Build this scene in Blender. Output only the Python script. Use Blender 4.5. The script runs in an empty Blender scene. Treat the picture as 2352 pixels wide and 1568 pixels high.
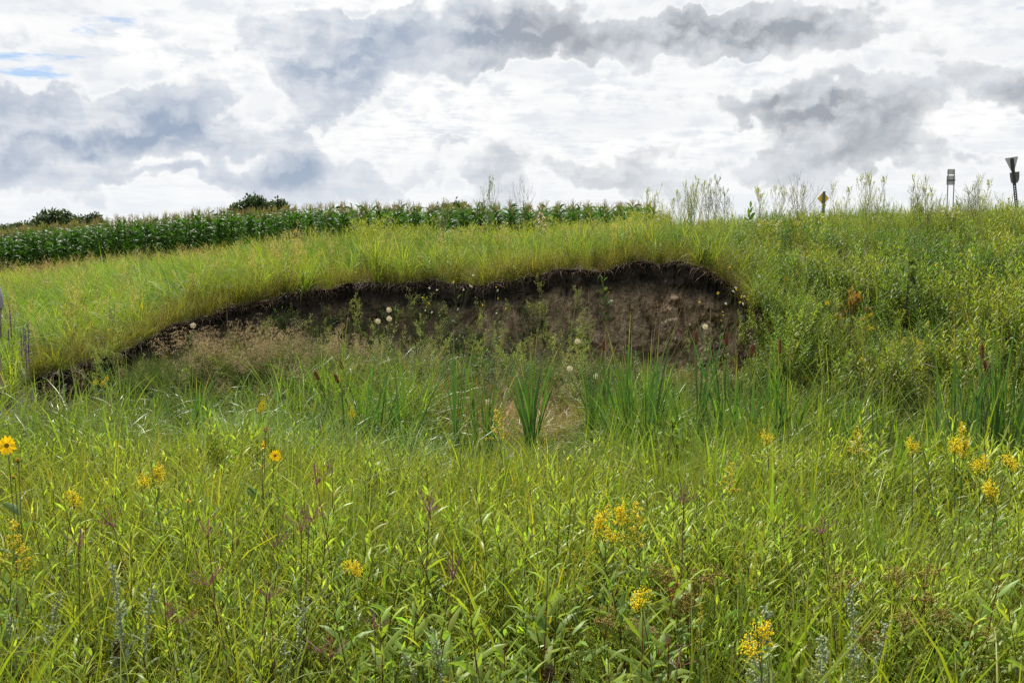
import bpy, bmesh, math, random
import numpy as np
from mathutils import Vector, Matrix, noise as mnoise

R = math.radians
rng = np.random.default_rng(11)
random.seed(11)
SC = bpy.context.scene
COL = SC.collection

# ------------------------------------------------------------------ camera
PITCH = math.atan((784 - 570) / 2287.0)
EYE = 1.65
cam_d = bpy.data.cameras.new("camera")
cam = bpy.data.objects.new("camera", cam_d)
COL.objects.link(cam)
cam.location = (0, 0, EYE)
cam.rotation_euler = (math.pi / 2 - PITCH, 0, 0)
cam_d.sensor_width = 36.0
cam_d.lens = 35.0
cam_d.clip_start = 0.05
cam_d.clip_end = 9000
SC.camera = cam

# ------------------------------------------------------------------ light
SUN_EL, SUN_AZ = 52.0, -22.0          # azimuth measured from +Y towards +X
sd = Vector((math.sin(R(SUN_AZ)) * math.cos(R(SUN_EL)), math.cos(R(SUN_AZ)) * math.cos(R(SUN_EL)), math.sin(R(SUN_EL))))
sl = bpy.data.lights.new("sun", 'SUN')
sl.energy = 4.6
sl.angle = R(0.6)
sl.color = (1.0, 0.95, 0.86)
so = bpy.data.objects.new("sun", sl)
so.rotation_euler = (-sd).to_track_quat('-Z', 'Y').to_euler()
so.location = sd * 60
COL.objects.link(so)

SC.view_settings.view_transform = 'Standard'
SC.view_settings.look = 'None'
SC.view_settings.exposure = 0.74
SC.view_settings.gamma = 1.0
SC.render.engine = 'CYCLES'
SC.cycles.max_bounces = 6
SC.cycles.diffuse_bounces = 3
SC.cycles.glossy_bounces = 1
SC.cycles.transmission_bounces = 3
SC.cycles.sample_clamp_indirect = 4.0
SC.cycles.use_denoising = False
SC.cycles.use_adaptive_sampling = False
SC.render.film_transparent = False


def px2ray(px, py):
    """direction (s, t) of a photo pixel (2352 wide) as x/Y and dz/Y"""
    a = (px - 1176) / 2287.0
    b = -(py - 784) / 2287.0
    cy, sy = math.cos(PITCH), math.sin(PITCH)
    Y = cy + b * sy
    Z = -sy + b * cy
    return a / Y, Z / Y


def at(px, py, Y):
    s, t = px2ray(px, py)
    return Vector((s * Y, Y, EYE + t * Y))


def pxs(px):
    return (px - 1176) / 2287.0


def pz(py, Y):
    return EYE + px2ray(1176, py)[1] * Y


# ------------------------------------------------------------------ world / sky
world = bpy.data.worlds.new("World")
SC.world = world
world.use_nodes = True
nt = world.node_tree
nt.nodes.clear()


class NB:
    """tiny helper that wires math nodes"""
    def __init__(s, nt): s.nt = nt

    def _in(s, sock, v):
        if v is None: return
        if hasattr(v, 'is_output') or isinstance(v, bpy.types.NodeSocket): s.nt.links.new(v, sock)
        else: sock.default_value = v

    def m(s, op, a=None, b=None, c=None, clamp=False):
        n = s.nt.nodes.new('ShaderNodeMath'); n.operation = op; n.use_clamp = clamp
        for i, v in enumerate((a, b, c)): s._in(n.inputs[i], v)
        return n.outputs[0]

    def v(s, op, a=None, b=None, out=0):
        n = s.nt.nodes.new('ShaderNodeVectorMath'); n.operation = op
        s._in(n.inputs[0], a)
        if op == 'SCALE': s._in(n.inputs[3], b)
        else: s._in(n.inputs[1], b)
        return n.outputs[out]

    def noise(s, vec, scale, detail=5, rough=0.55, col=False, dist=0.0, d2=False):
        n = s.nt.nodes.new('ShaderNodeTexNoise')
        if d2: n.noise_dimensions = '2D'
        s._in(n.inputs['Vector'], vec); n.inputs['Scale'].default_value = scale
        n.inputs['Detail'].default_value = detail; n.inputs['Roughness'].default_value = rough
        n.inputs['Distortion'].default_value = dist
        return n.outputs['Color' if col else 'Fac']

    def voro(s, vec, scale, detail=2, rough=.5):
        n = s.nt.nodes.new('ShaderNodeTexVoronoi'); n.voronoi_dimensions = '2D'; n.feature = 'SMOOTH_F1'; n.normalize = True
        s._in(n.inputs['Vector'], vec); n.inputs['Scale'].default_value = scale
        n.inputs['Detail'].default_value = detail; n.inputs['Roughness'].default_value = rough; n.inputs['Smoothness'].default_value = .35
        return n.outputs['Distance']

    def mix(s, f, a, b):
        n = s.nt.nodes.new('ShaderNodeMix'); n.data_type = 'RGBA'
        s._in(n.inputs[0], f); s._in(n.inputs[6], a); s._in(n.inputs[7], b)
        return n.outputs[2]

    def mr(s, x, a, b, c=0.0, d=1.0, smooth=True):
        n = s.nt.nodes.new('ShaderNodeMapRange')
        n.interpolation_type = 'SMOOTHSTEP' if smooth else 'LINEAR'
        s._in(n.inputs[0], x)
        for i, v in enumerate((a, b, c, d)): s._in(n.inputs[i + 1], v)
        return n.outputs[0]

    def comb(s, x, y, z=0.0):
        n = s.nt.nodes.new('ShaderNodeCombineXYZ')
        for i, v in enumerate((x, y, z)): s._in(n.inputs[i], v)
        return n.outputs[0]

    def sep(s, v):
        n = s.nt.nodes.new('ShaderNodeSeparateXYZ'); s.nt.links.new(v, n.inputs[0]); return n.outputs


def azel(px, py):
    s, t = px2ray(px, py)
    d = Vector((s, 1, t)).normalized()
    return math.degrees(math.atan2(d.x, d.y)), math.degrees(math.asin(d.z))


PXDEG = 0.0251          # degrees per photo pixel near the middle
# grey cumulus bodies: px, py, rx, ry, amplitude
CLOUDS = [
    (230, 320, 240, 56, 1.3), (235, 240, 190, 60, .65), (345, 240, 60, 75, .55), (60, 225, 70, 38, .6),
    (20, 165, 40, 24, .1), (140, 285, 55, 20, -.6), (255, 265, 110, 18, -.35),
    (600, 415, 140, 28, .95), (705, 395, 60, 60, .6), (400, 410, 110, 16, .5), (120, 420, 60, 26, .4), (560, 360, 110, 20, -.25),
    (780, 195, 120, 60, 1.0), (690, 50, 190, 80, .9), (890, 90, 120, 90, .75), (590, 100, 30, 70, .35), (850, 25, 26, 38, -.7),
    (1120, 90, 200, 62, .85), (1290, 95, 130, 40, .5), (1640, 90, 330, 56, 1.35), (1560, 30, 460, 70, .7), (1640, 5, 90, 12, -.6),
    (1960, 60, 160, 50, .4),
    (1850, 285, 200, 34, .95), (1960, 225, 120, 60, .75), (1740, 210, 110, 40, -.35), (1960, 225, 20, 14, -.6),
    (2345, 175, 105, 48, .75), (2330, 140, 60, 14, -.35), (2150, 90, 80, 60, .2),
    (1310, 390, 80, 30, .8), (1220, 350, 60, 40, .5), (1340, 270, 120, 16, .45), (1450, 375, 55, 36, .55), (985, 275, 36, 22, .6), (1050, 330, 60, 13, .45),
    (330, 425, 90, 18, .55), (860, 330, 40, 12, .4), (1560, 330, 70, 22, .5), (1900, 360, 90, 26, .55), (2060, 340, 60, 20, .45), (1120, 395, 60, 22, .5), (60, 400, 60, 24, .5), (1750, 390, 110, 22, .55), (2230, 370, 110, 22, .35), (1640, 330, 80, 14, -.15), (1980, 370, 120, 20, .25),
]
B = NB(nt)
tc = nt.nodes.new('ShaderNodeTexCoord')
dx, dy, dz = B.sep(tc.outputs['Generated'])
AZ = B.m('MULTIPLY', B.m('ARCTAN2', dx, dy), 180 / math.pi)
EL = B.m('MULTIPLY', B.m('ARCSINE', dz), 180 / math.pi)
P0 = B.comb(AZ, EL, 0.0)                                            # (az, el, 0) in degrees
w1 = B.v('SCALE', B.v('SUBTRACT', B.noise(P0, 0.13, 4, .55, col=True, d2=True), (.5, .5, .5)), 5.0)
w2 = B.v('SCALE', B.v('SUBTRACT', B.noise(P0, 0.6, 4, .6, col=True, d2=True), (.5, .5, .5)), 1.5)
PW = B.v('ADD', B.v('ADD', P0, w1), w2)
acc = 0.0
for (cx, cy, rx, ry, a) in CLOUDS:
    az, el = azel(cx, cy)
    q = B.v('MULTIPLY', B.v('SUBTRACT', PW, (az, el, 0)), (1 / (rx * PXDEG), 1 / (ry * PXDEG), 0))
    e = B.m('POWER', math.exp(-1), B.v('DOT_PRODUCT', q, q, out=1))
    acc = B.m('MULTIPLY_ADD', e, a, acc)
PS = B.v('MULTIPLY', B.v('ADD', P0, w2), (0.8, 1.2, 1))


def puffs(P_):
    a_ = B.noise(P_, 0.16, 6, .55, d2=True)
    b__ = B.voro(P_, 0.26, 2.5, .55)
    return B.m('ADD', B.m('MULTIPLY', B.m('SUBTRACT', a_, .5), 2.2), B.m('MULTIPLY', B.m('SUBTRACT', .32, b__), 1.25))


N0 = puffs(PS)
NU = puffs(B.v('ADD', PS, (-.28, .62, 0)))
relief = B.m('SUBTRACT', N0, NU)                                    # bright towards the sun
low_band = B.mr(EL, 12.0, 3.0, 0.0, .34)
D0 = B.m('ADD', B.m('ADD', acc, low_band), B.m('SUBTRACT', N0, .26))
near_h = B.mr(EL, 0, 9, .72, 1.0)
core = B.mr(D0, 0.30, 1.35, smooth=False)
edge = B.mr(D0, 0.17, 0.34)
grey = B.m('ADD', B.m('MULTIPLY', edge, .38), B.m('MULTIPLY', core, .72))
grey = B.m('MULTIPLY', grey, B.mr(relief, -.30, .42, 1.25, .35))
grey = B.m('MINIMUM', B.m('MULTIPLY', grey, near_h), 1.0)
dark = B.mix(B.mr(AZ, -8, 4), (.37, .45, .58, 1), (.38, .415, .46, 1))
rim = B.m('MULTIPLY', B.mr(D0, .02, .16), B.mr(D0, .42, .2))
# thin high layer seen in perspective
pl = B.v('SCALE', B.comb(dx, dy, 0.0), B.m('DIVIDE', 1.0, B.m('ADD', B.m('MAXIMUM', dz, 0.0), .06)))
hi = B.m('ADD', B.m('MULTIPLY', B.noise(pl, 5.5, 6, .6, d2=True), .45), B.m('MULTIPLY', B.noise(B.v('MULTIPLY', P0, (.85, 1.35, 1)), .50, 6, .6, d2=True), .55))
veil = B.noise(pl, .9, 4, .5, d2=True)
hi = B.m('ADD', B.m('MULTIPLY', B.m('SUBTRACT', hi, .5), B.mr(EL, 1.0, 8.0)), .5)
white = B.mix(B.mr(hi, .37, .56), (.80, .84, .89, 1), (1.04, 1.04, 1.03, 1))
white = B.mix(B.m('MULTIPLY', B.mr(veil, .60, .38), .6), white, (.84, .87, .91, 1))
cloudc = B.mix(grey, white, dark)
cloudc = B.mix(B.m('MULTIPLY', rim, .5), cloudc, (1.02, 1.02, 1.01, 1))
# blue holes
hole = 0.0
for (cx, cy, rx, ry, a) in [(75, 168, 75, 14, .95), (20, 128, 50, 11, .8), (150, 135, 60, 14, .5), (190, 55, 70, 26, .5), (270, 45, 50, 20, .5), (2335, 28, 30, 20, .3), (-190, 150, 100, 40, 1)]:
    az, el = azel(cx, cy)
    q = B.v('MULTIPLY', B.v('SUBTRACT', P0, (az, el, 0)), (1 / (rx * PXDEG), 1 / (ry * PXDEG), 0))
    hole = B.m('MULTIPLY_ADD', B.m('POWER', math.exp(-1), B.v('DOT_PRODUCT', q, q, out=1)), a, hole)
holen = B.m('ADD', hole, B.m('MULTIPLY', B.m('SUBTRACT', B.noise(pl, 7.0, 6, .65), .5), 2.4))
cover = B.mr(holen, 1.0, 0.35)
cover = B.m('MAXIMUM', cover, B.mr(D0, .25, .45))
# pale haze belt towards the horizon
cloudc = B.mix(B.mr(EL, 6.0, 0.0, 0.0, .28), cloudc, (.80, .87, .94, 1))
sky = nt.nodes.new('ShaderNodeTexSky')
sky.sky_type = 'NISHITA'; sky.sun_disc = False
sky.sun_elevation = R(SUN_EL); sky.sun_rotation = R(SUN_AZ)
sky.air_density = 1.0; sky.dust_density = 0.6; sky.ozone_density = 1.6
SKY_STR = 0.10
CLOUD = 2 ** -0.73            # cloud brightness that reads white at this exposure
skyc = B.v('SCALE', sky.outputs[0], 0.42 * 1.0)
cl = B.v('SCALE', cloudc, 0.97 * CLOUD / SKY_STR)
fin = B.mix(cover, B.mix(1.0, skyc, B.v('ADD', B.v('SCALE', sky.outputs[0], .50), (.3, .55, 1.2))), cl)
bg = nt.nodes.new('ShaderNodeBackground'); bg.inputs[1].default_value = SKY_STR
wo = nt.nodes.new('ShaderNodeOutputWorld')
nt.links.new(fin, bg.inputs[0]); nt.links.new(bg.outputs[0], wo.inputs[0])
world.cycles.sampling_method = 'MANUAL'
world.cycles.sample_map_resolution = 256

# ------------------------------------------------------------------ materials


def foliage_mat(name, trans=0.42, gloss=0.35, rough=0.42, tcol=(1.15, 1.12, .55), var=.25, blue=(1, 1, 1)):
    m = bpy.data.materials.new(name); m.use_nodes = True
    n = m.node_tree; n.nodes.clear(); b = NB(n)
    at_ = n.nodes.new('ShaderNodeAttribute'); at_.attribute_name = 'tint'
    geo = n.nodes.new('ShaderNodeNewGeometry')
    nz = b.noise(geo.outputs['Position'], 9.0, 3, .6)
    k = b.m('ADD', b.m('MULTIPLY', nz, 2 * var), 1.0 - var)
    c = b.v('MULTIPLY', b.v('SCALE', at_.outputs['Color'], k), blue)
    p = n.nodes.new('ShaderNodeBsdfPrincipled')
    n.links.new(c, p.inputs['Base Color']); p.inputs['Roughness'].default_value = rough
    p.inputs['Specular IOR Level'].default_value = gloss
    t = n.nodes.new('ShaderNodeBsdfTranslucent')
    n.links.new(b.v('MULTIPLY', c, tcol), t.inputs[0])
    mx = n.nodes.new('ShaderNodeMixShader'); mx.inputs[0].default_value = trans
    n.links.new(p.outputs[0], mx.inputs[1]); n.links.new(t.outputs[0], mx.inputs[2])
    o = n.nodes.new('ShaderNodeOutputMaterial'); n.links.new(mx.outputs[0], o.inputs[0])
    return m


def plain_mat(name, col, rough=.8, var=.3, scale=20, metal=0.0, bump=0.0, spec=.3):
    m = bpy.data.materials.new(name); m.use_nodes = True
    n = m.node_tree; b = NB(n); p = n.nodes['Principled BSDF']
    geo = n.nodes.new('ShaderNodeTexCoord')
    nz = b.noise(geo.outputs['Object'], scale, 5, .6)
    lo = tuple(c * (1 - var) for c in col) + (1,); hi_ = tuple(min(1, c * (1 + var)) for c in col) + (1,)
    n.links.new(b.mix(nz, lo, hi_), p.inputs['Base Color'])
    p.inputs['Roughness'].default_value = rough; p.inputs['Metallic'].default_value = metal
    p.inputs['Specular IOR Level'].default_value = spec
    if bump:
        bm_ = n.nodes.new('ShaderNodeBump'); bm_.inputs['Strength'].default_value = bump
        bm_.inputs['Distance'].default_value = .02
        n.links.new(nz, bm_.inputs['Height']); n.links.new(bm_.outputs[0], p.inputs['Normal'])
    return m


M_GRASS = foliage_mat("grass_blade", .50, .25, .48)
M_LEAF = foliage_mat("herb_leaf", .42, .28, .48, (1.1, 1.15, .5))
M_NEARG = foliage_mat("near_grass", .48, .30, .44, (1.12, 1.12, .6), .25, (1.04, 1.01, .72))
M_NEARL = foliage_mat("near_leaf", .42, .34, .42, (1.1, 1.15, .55), .25, (1.04, 1.01, .72))
M_SEDGE = foliage_mat("sedge_blade", .40, .42, .36, (1.1, 1.12, .5))
M_CORN = foliage_mat("maize_leaf", .38, .18, .46, (1.0, 1.25, .35))
M_DRY = foliage_mat("dry_stem", .25, .2, .6, (1.0, .95, .8))
M_PETAL = foliage_mat("petal", .35, .15, .6, (1.05, 1.0, .6), .1)
M_TREE = foliage_mat("tree_leaf", .22, .25, .5, (1.1, 1.1, .5))
M_BARK = plain_mat("bark", (.07, .05, .035), .9, .4, 12, bump=.5)

# ------------------------------------------------------------------ geometry collector


class Geo:
    def __init__(s): s.V = []; s.Q = []; s.T = []; s.C = []; s.n = 0

    def add(s, V, Q=None, T=None, C=(.1, .15, .03)):
        V = np.asarray(V, np.float32).reshape(-1, 3)
        C = np.broadcast_to(np.asarray(C, np.float32), (len(V), 3)) if np.ndim(C) < 2 or len(C) != len(V) else np.asarray(C, np.float32)
        if Q is not None and len(Q): s.Q.append(np.asarray(Q, np.int32).reshape(-1, 4) + s.n)
        if T is not None and len(T): s.T.append(np.asarray(T, np.int32).reshape(-1, 3) + s.n)
        s.V.append(V); s.C.append(C); s.n += len(V)

    def arrays(s):
        V = np.concatenate(s.V) if s.V else np.zeros((0, 3), np.float32)
        C = np.concatenate(s.C) if s.C else np.zeros((0, 3), np.float32)
        Q = np.concatenate(s.Q) if s.Q else np.zeros((0, 4), np.int32)
        T = np.concatenate(s.T) if s.T else np.zeros((0, 3), np.int32)
        return V, Q, T, C

    def mesh(s, name, mat, smooth=False):
        return build_mesh(name, *s.arrays(), mat, smooth)


def build_mesh(name, V, Q, T, C, mat, smooth=False):
    me = bpy.data.meshes.new(name)
    me.vertices.add(len(V)); me.vertices.foreach_set('co', np.ascontiguousarray(V, np.float32).ravel())
    idx = np.concatenate([Q.ravel(), T.ravel()]).astype(np.int32)
    me.loops.add(len(idx)); me.loops.foreach_set('vertex_index', idx)
    st = np.concatenate([np.arange(len(Q), dtype=np.int32) * 4, len(Q) * 4 + np.arange(len(T), dtype=np.int32) * 3])
    me.polygons.add(len(st)); me.polygons.foreach_set('loop_start', st)
    if smooth: me.polygons.foreach_set('use_smooth', np.ones(len(st), bool))
    a = me.attributes.new('tint', 'FLOAT_COLOR', 'POINT')
    C4 = np.ones((len(V), 4), np.float32); C4[:, :3] = C
    a.data.foreach_set('color', C4.ravel())
    me.update(calc_edges=True)
    if mat is not None: me.materials.append(mat)
    return me


def link(me, name, loc=(0, 0, 0), rot=(0, 0, 0), scale=(1, 1, 1), parent=None):
    o = bpy.data.objects.new(name, me); COL.objects.link(o)
    o.location = loc; o.rotation_euler = rot; o.scale = scale
    if parent is not None: o.parent = parent
    return o


def tag(o, label=None, cat=None, group=None, kind=None):
    if label: o['label'] = label
    if cat: o['category'] = cat
    if group: o['group'] = group
    if kind: o['kind'] = kind
    return o


def U(a, b, n=None): return rng.uniform(a, b, n)


def jcol(c, n, v=.2, hue=.12):
    """n colour variants of c"""
    c = np.asarray(c, np.float32)
    k = rng.normal(1, v, (n, 1)).clip(.4, 1.8)
    h = rng.normal(0, hue, (n, 1))
    out = c[None] * k * np.concatenate([1 + h, np.ones_like(h), 1 - h], 1)
    return out.clip(.002, 1)


def centre(base, phi, th0, bend, L, segs, power=1.4):
    n = len(base)
    t = (np.arange(segs) + .5) / segs
    th = th0[:, None] + bend[:, None] * t[None] ** power
    d = np.stack([np.sin(th) * np.cos(phi)[:, None], np.sin(th) * np.sin(phi)[:, None], np.cos(th)], -1)
    c = np.concatenate([np.zeros((n, 1, 3)), np.cumsum(d, 1)], 1) * (L / segs)[:, None, None] + base[:, None]
    d = np.concatenate([d, d[:, -1:]], 1)
    return c, d


def arr(x, n): return np.broadcast_to(np.asarray(x, np.float64), (n,)).copy()


def ribbons(g, base, phi, th0, bend, L, W, col, segs=4, prof='grass', fold=0.0, twist=None, tipcol=None, power=1.4):
    base = np.asarray(base, np.float64).reshape(-1, 3); n = len(base)
    phi, th0, bend, L, W = (arr(x, n) for x in (phi, th0, bend, L, W))
    c, d = centre(base, phi, th0, bend, L, segs, power)
    t = np.linspace(0, 1, segs + 1)
    if prof == 'grass': w = np.minimum(1, (1 - t) * 2.2) ** .8 * (.75 + .25 * np.minimum(1, t * 4)); w[-1] = .04
    elif prof == 'leaf': w = np.sin(np.pi * t ** .75) ** .9; w[0] = .12; w[-1] = .03
    elif prof == 'oval': w = np.sin(np.pi * t ** .9) ** .6; w[0] = .1; w[-1] = .05
    else: w = np.ones_like(t)
    side = np.stack([-np.sin(phi), np.cos(phi), np.zeros(n)], -1)[:, None, :] * np.ones((1, segs + 1, 1))
    nrm = np.cross(side, d)
    if twist is None: twist = rng.normal(0, .5, n)
    tw = arr(twist, n)[:, None, None] * (0.4 + t)[None, :, None]
    side = side * np.cos(tw) + nrm * np.sin(tw)
    nrm = np.cross(side, d)
    hw = (W * .5)[:, None, None] * w[None, :, None]
    col = np.asarray(col, np.float64)
    if col.ndim == 1: col = np.broadcast_to(col, (n, 3))
    cc = np.repeat(col[:, None], segs + 1, 1)
    if tipcol is not None:
        f = (t[None, :, None] > .8) * rng.uniform(0, 1, (n, 1, 1)) ** 2
        cc = cc * (1 - f) + np.asarray(tipcol) * f
    if fold:
        V = np.stack([c - side * hw + nrm * hw * fold, c, c + side * hw + nrm * hw * fold], 2)
        k = 3
    else:
        V = np.stack([c - side * hw, c + side * hw], 2); k = 2
    C = np.repeat(cc[:, :, None], k, 2)
    i = np.arange(n)[:, None, None] * ((segs + 1) * k) + np.arange(segs)[None, :, None] * k + np.arange(k - 1)[None, None]
    Q = np.stack([i, i + 1, i + k + 1, i + k], -1).reshape(-1, 4)
    g.add(V.reshape(-1, 3), Q, None, C.reshape(-1, 3))
    return c, d


def tubes(g, base, phi, th0, bend, L, R0, R1, col, segs=4, sides=3, power=1.4):
    base = np.asarray(base, np.float64).reshape(-1, 3); n = len(base)
    phi, th0, bend, L, R0, R1 = (arr(x, n) for x in (phi, th0, bend, L, R0, R1))
    c, d = centre(base, phi, th0, bend, L, segs, power)
    t = np.linspace(0, 1, segs + 1)
    r = R0[:, None] * (1 - t) + R1[:, None] * t
    side = np.stack([-np.sin(phi), np.cos(phi), np.zeros(n)], -1)[:, None, :] * np.ones((1, segs + 1, 1))
    nrm = np.cross(side, d)
    a = np.arange(sides) / sides * 2 * np.pi
    V = c[:, :, None] + r[:, :, None, None] * (side[:, :, None] * np.cos(a)[None, None, :, None] + nrm[:, :, None] * np.sin(a)[None, None, :, None])
    col = np.asarray(col, np.float64)
    if col.ndim == 1: col = np.broadcast_to(col, (n, 3))
    C = np.broadcast_to(col[:, None, None], V.shape)
    i = np.arange(n)[:, None, None] * ((segs + 1) * sides) + np.arange(segs)[None, :, None] * sides
    j = np.arange(sides)[None, None]; j2 = (j + 1) % sides
    Q = np.stack([i + j, i + j2, i + sides + j2, i + sides + j], -1).reshape(-1, 4)
    g.add(V.reshape(-1, 3), Q, None, C.reshape(-1, 3))
    return c, d


OCT_V = np.array([(1, 0, 0), (0, 1, 0), (-1, 0, 0), (0, -1, 0), (0, 0, 1), (0, 0, -1)], np.float64)
OCT_T = np.array([(0, 1, 4), (1, 2, 4), (2, 3, 4), (3, 0, 4), (1, 0, 5), (2, 1, 5), (3, 2, 5), (0, 3, 5)])


def blobs(g, P, r, col, zs=1.0):
    """small faceted florets"""
    P = np.asarray(P, np.float64).reshape(-1, 3); n = len(P)
    r = arr(r, n)
    a = rng.uniform(0, 6.28, n)
    ca, sa = np.cos(a), np.sin(a)
    V = OCT_V[None] * r[:, None, None] * rng.uniform(.7, 1.3, (n, 6, 1)) * np.array([1, 1, zs])
    V = np.stack([V[..., 0] * ca[:, None] - V[..., 1] * sa[:, None], V[..., 0] * sa[:, None] + V[..., 1] * ca[:, None], V[..., 2]], -1) + P[:, None]
    col = np.asarray(col, np.float64)
    if col.ndim == 1: col = jcol(col, n, .12, .04)
    T = (np.arange(n)[:, None, None] * 6 + OCT_T[None]).reshape(-1, 3)
    g.add(V.reshape(-1, 3), None, T, np.repeat(col[:, None], 6, 1).reshape(-1, 3))


def along(c, f):
    """points at fraction f (n,k) along centre lines c (n,segs+1,3)"""
    n, m, _ = c.shape
    x = np.clip(f, 0, .999) * (m - 1); i = x.astype(int); w = (x - i)[..., None]
    a = np.arange(n)[:, None]
    return c[a, i] * (1 - w) + c[a, i + 1] * w


def rad(n, r): return np.stack([*(lambda a, q: (np.cos(a) * q, np.sin(a) * q))(U(0, 6.283, n), r * np.sqrt(U(0, 1, n))), np.zeros(n)], -1)


# leaf colours (linear)
YG = (.165, .215, .030)      # sunny yellow green
MG = (.085, .150, .028)      # mid green
DG = (.045, .100, .022)      # dark green
BG = (.075, .140, .060)      # blue green
TAN = (.36, .27, .14)
BRN = (.20, .12, .055)
SIL = (.30, .36, .30)

# ------------------------------------------------------------------ ground shape
PX = np.array([-900, -300, 0, 75, 250, 400, 600, 800, 1000, 1130, 1240, 1300, 1400, 1450, 1560, 1650, 1700, 1750, 1800, 1850, 2000, 2200, 2352, 2700, 3400], float)
RPY = np.array([900, 900, 905, 868, 818, 745, 690, 652, 648, 655, 628, 619, 621, 604, 600, 632, 668, 730, 775, 810, 830, 830, 830, 830, 830], float)
RY = np.array([8.6, 9.0, 9.2, 9.5, 10.5, 11.6, 12.4, 12.9, 13.0, 12.9, 13.0, 12.9, 12.8, 12.8, 12.6, 12.1, 11.7, 11.2, 10.8, 10.5, 10.4, 10.3, 10.3, 10.3, 10.3], float)
TY = np.array([8.0, 8.3, 8.6, 9.1, 9.7, 10.0, 10.3, 10.4, 10.4, 10.4, 10.4, 10.4, 10.3, 10.2, 10.0, 9.9, 9.8, 9.7, 9.6, 9.5, 9.3, 9.2, 9.2, 9.2, 9.2], float)
TZ = np.array([.2, .2, .22, .2, .12, .1, .1, .1, .1, .1, .1, .08, .05, .05, .0, .0, .0, .0, .0, .0, -.05, -.05, -.05, -.05, -.05], float)
US = np.array([-900, 0, 400, 800, 1200, 1600, 1750, 2000, 2352, 3400], float)
UP = {  # Y : z over US
    15: [.5, .45, .95, 1.33, 1.38, 1.55, 1.60, 1.62, 1.68, 1.68],
    18: [.6, .58, 1.02, 1.42, 1.45, 1.68, 1.78, 1.88, 2.02, 2.04],
    22: [.6, .58, 1.05, 1.40, 1.42, 1.70, 1.84, 1.97, 2.12, 2.12],
    30: [.3, .32, .92, 1.20, 1.30, 1.50, 1.75, 1.95, 2.0, 2.0],
    40: [.0, .05, .78, 1.08, 1.22, 1.32, 1.7, 1.9, 1.95, 1.95],
    46: [.0, .03, .80, 1.10, 1.24, 1.34, 1.7, 1.9, 1.95, 1.95],
    80: [.0, .05, .80, 1.10, 1.24, 1.34, 1.7, 1.9, 1.95, 1.95],
    200: [.0, .1, .6, .9, 1.0, 1.1, 1.3, 1.5, 1.5, 1.5],
    900: [0] * 10, 4000: [0] * 10}
NS = 1201
SG = np.linspace(-1.35, 1.35, NS)
PXG = SG * 2287 + 1176


def smooth1(y, k):
    ker = np.exp(-np.linspace(-2, 2, 2 * k + 1) ** 2); ker /= ker.sum()
    return np.convolve(np.pad(y, k, mode='edge'), ker, 'valid')


def tab(vals, xs=PX, k=14): return smooth1(np.interp(PXG, xs, vals), k)


rimY = tab(RY, k=16) + .09 * np.sin(SG * 61) + .05 * np.sin(SG * 143 + 1)
rimPY = tab(RPY, k=5) + 3.0 * np.sin(SG * 95) + 2.0 * np.sin(SG * 210 + 2)
rimZ = EYE + np.array([px2ray(1176, p)[1] for p in rimPY]) * rimY
toeY = tab(TY); toeZ = tab(TZ)
midZ = tab([-.05, -.05, -.05, -.05, -.1, -.2, -.25, -.3, -.3, -.3, -.3, -.3, -.33, -.33, -.35, -.35, -.35, -.38, -.4, -.42, -.45, -.45, -.45, -.45, -.45])
inS = np.clip(np.minimum((PXG - 50) / 90, (1800 - PXG) / 90), 0, 1)     # 1 where the cut face stands
ROWS = [(-400., 'n'), (-30, 'n'), (0, 'n'), (3.5, 'n'), (5.4, 'n'), (6.6, 'm'), (8.0, 'm')]
KY = [np.full(NS, -400.), np.full(NS, -30.), np.full(NS, 0.), np.full(NS, 3.5), np.full(NS, 5.4), np.full(NS, 6.9), np.full(NS, 8.0) * 0 + np.minimum(8.2, toeY - .6)]
KZ = [np.zeros(NS), np.zeros(NS), np.zeros(NS), np.zeros(NS) + .02, np.zeros(NS) + .02, midZ, midZ + .05]
KY += [toeY, rimY - .20, rimY + .12 * inS, rimY + .5]
talus = toeZ + (rimZ - toeZ) * (.42 * inS + .8 * (1 - inS))
KZ += [toeZ - .14 * inS, talus - .42 * inS, rimZ, rimZ + .07]
for yk, zz in UP.items():
    KY.append(np.full(NS, float(yk))); KZ.append(tab(zz, US, 60))
KY = np.array(KY); KZ = np.array(KZ)                   # (K, NS)


def gh(x, y):
    """ground height at world x, y (arrays)"""
    x = np.atleast_1d(np.asarray(x, float)); y = np.atleast_1d(np.asarray(y, float))
    s = x / np.maximum(y, 6.0)
    i = np.clip((s - SG[0]) / (SG[1] - SG[0]), 0, NS - 1).astype(int)
    out = np.zeros_like(y)
    ky = KY[:, i]; kz = KZ[:, i]
    K = len(KY)
    j = (y[None] >= ky).sum(0).clip(1, K - 1)
    a = np.arange(len(y))
    y0, y1, z0, z1 = ky[j - 1, a], ky[j, a], kz[j - 1, a], kz[j, a]
    f = np.clip((y - y0) / np.maximum(y1 - y0, 1e-6), 0, 1)
    z = z0 * (1 - f) + z1 * f
    z += .035 * np.sin(x * 1.9 + 1) * np.sin(y * 1.7) * (y < 40) * (y > 1)
    return z


def g1(x, y): return float(gh([x], [y])[0])


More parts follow.
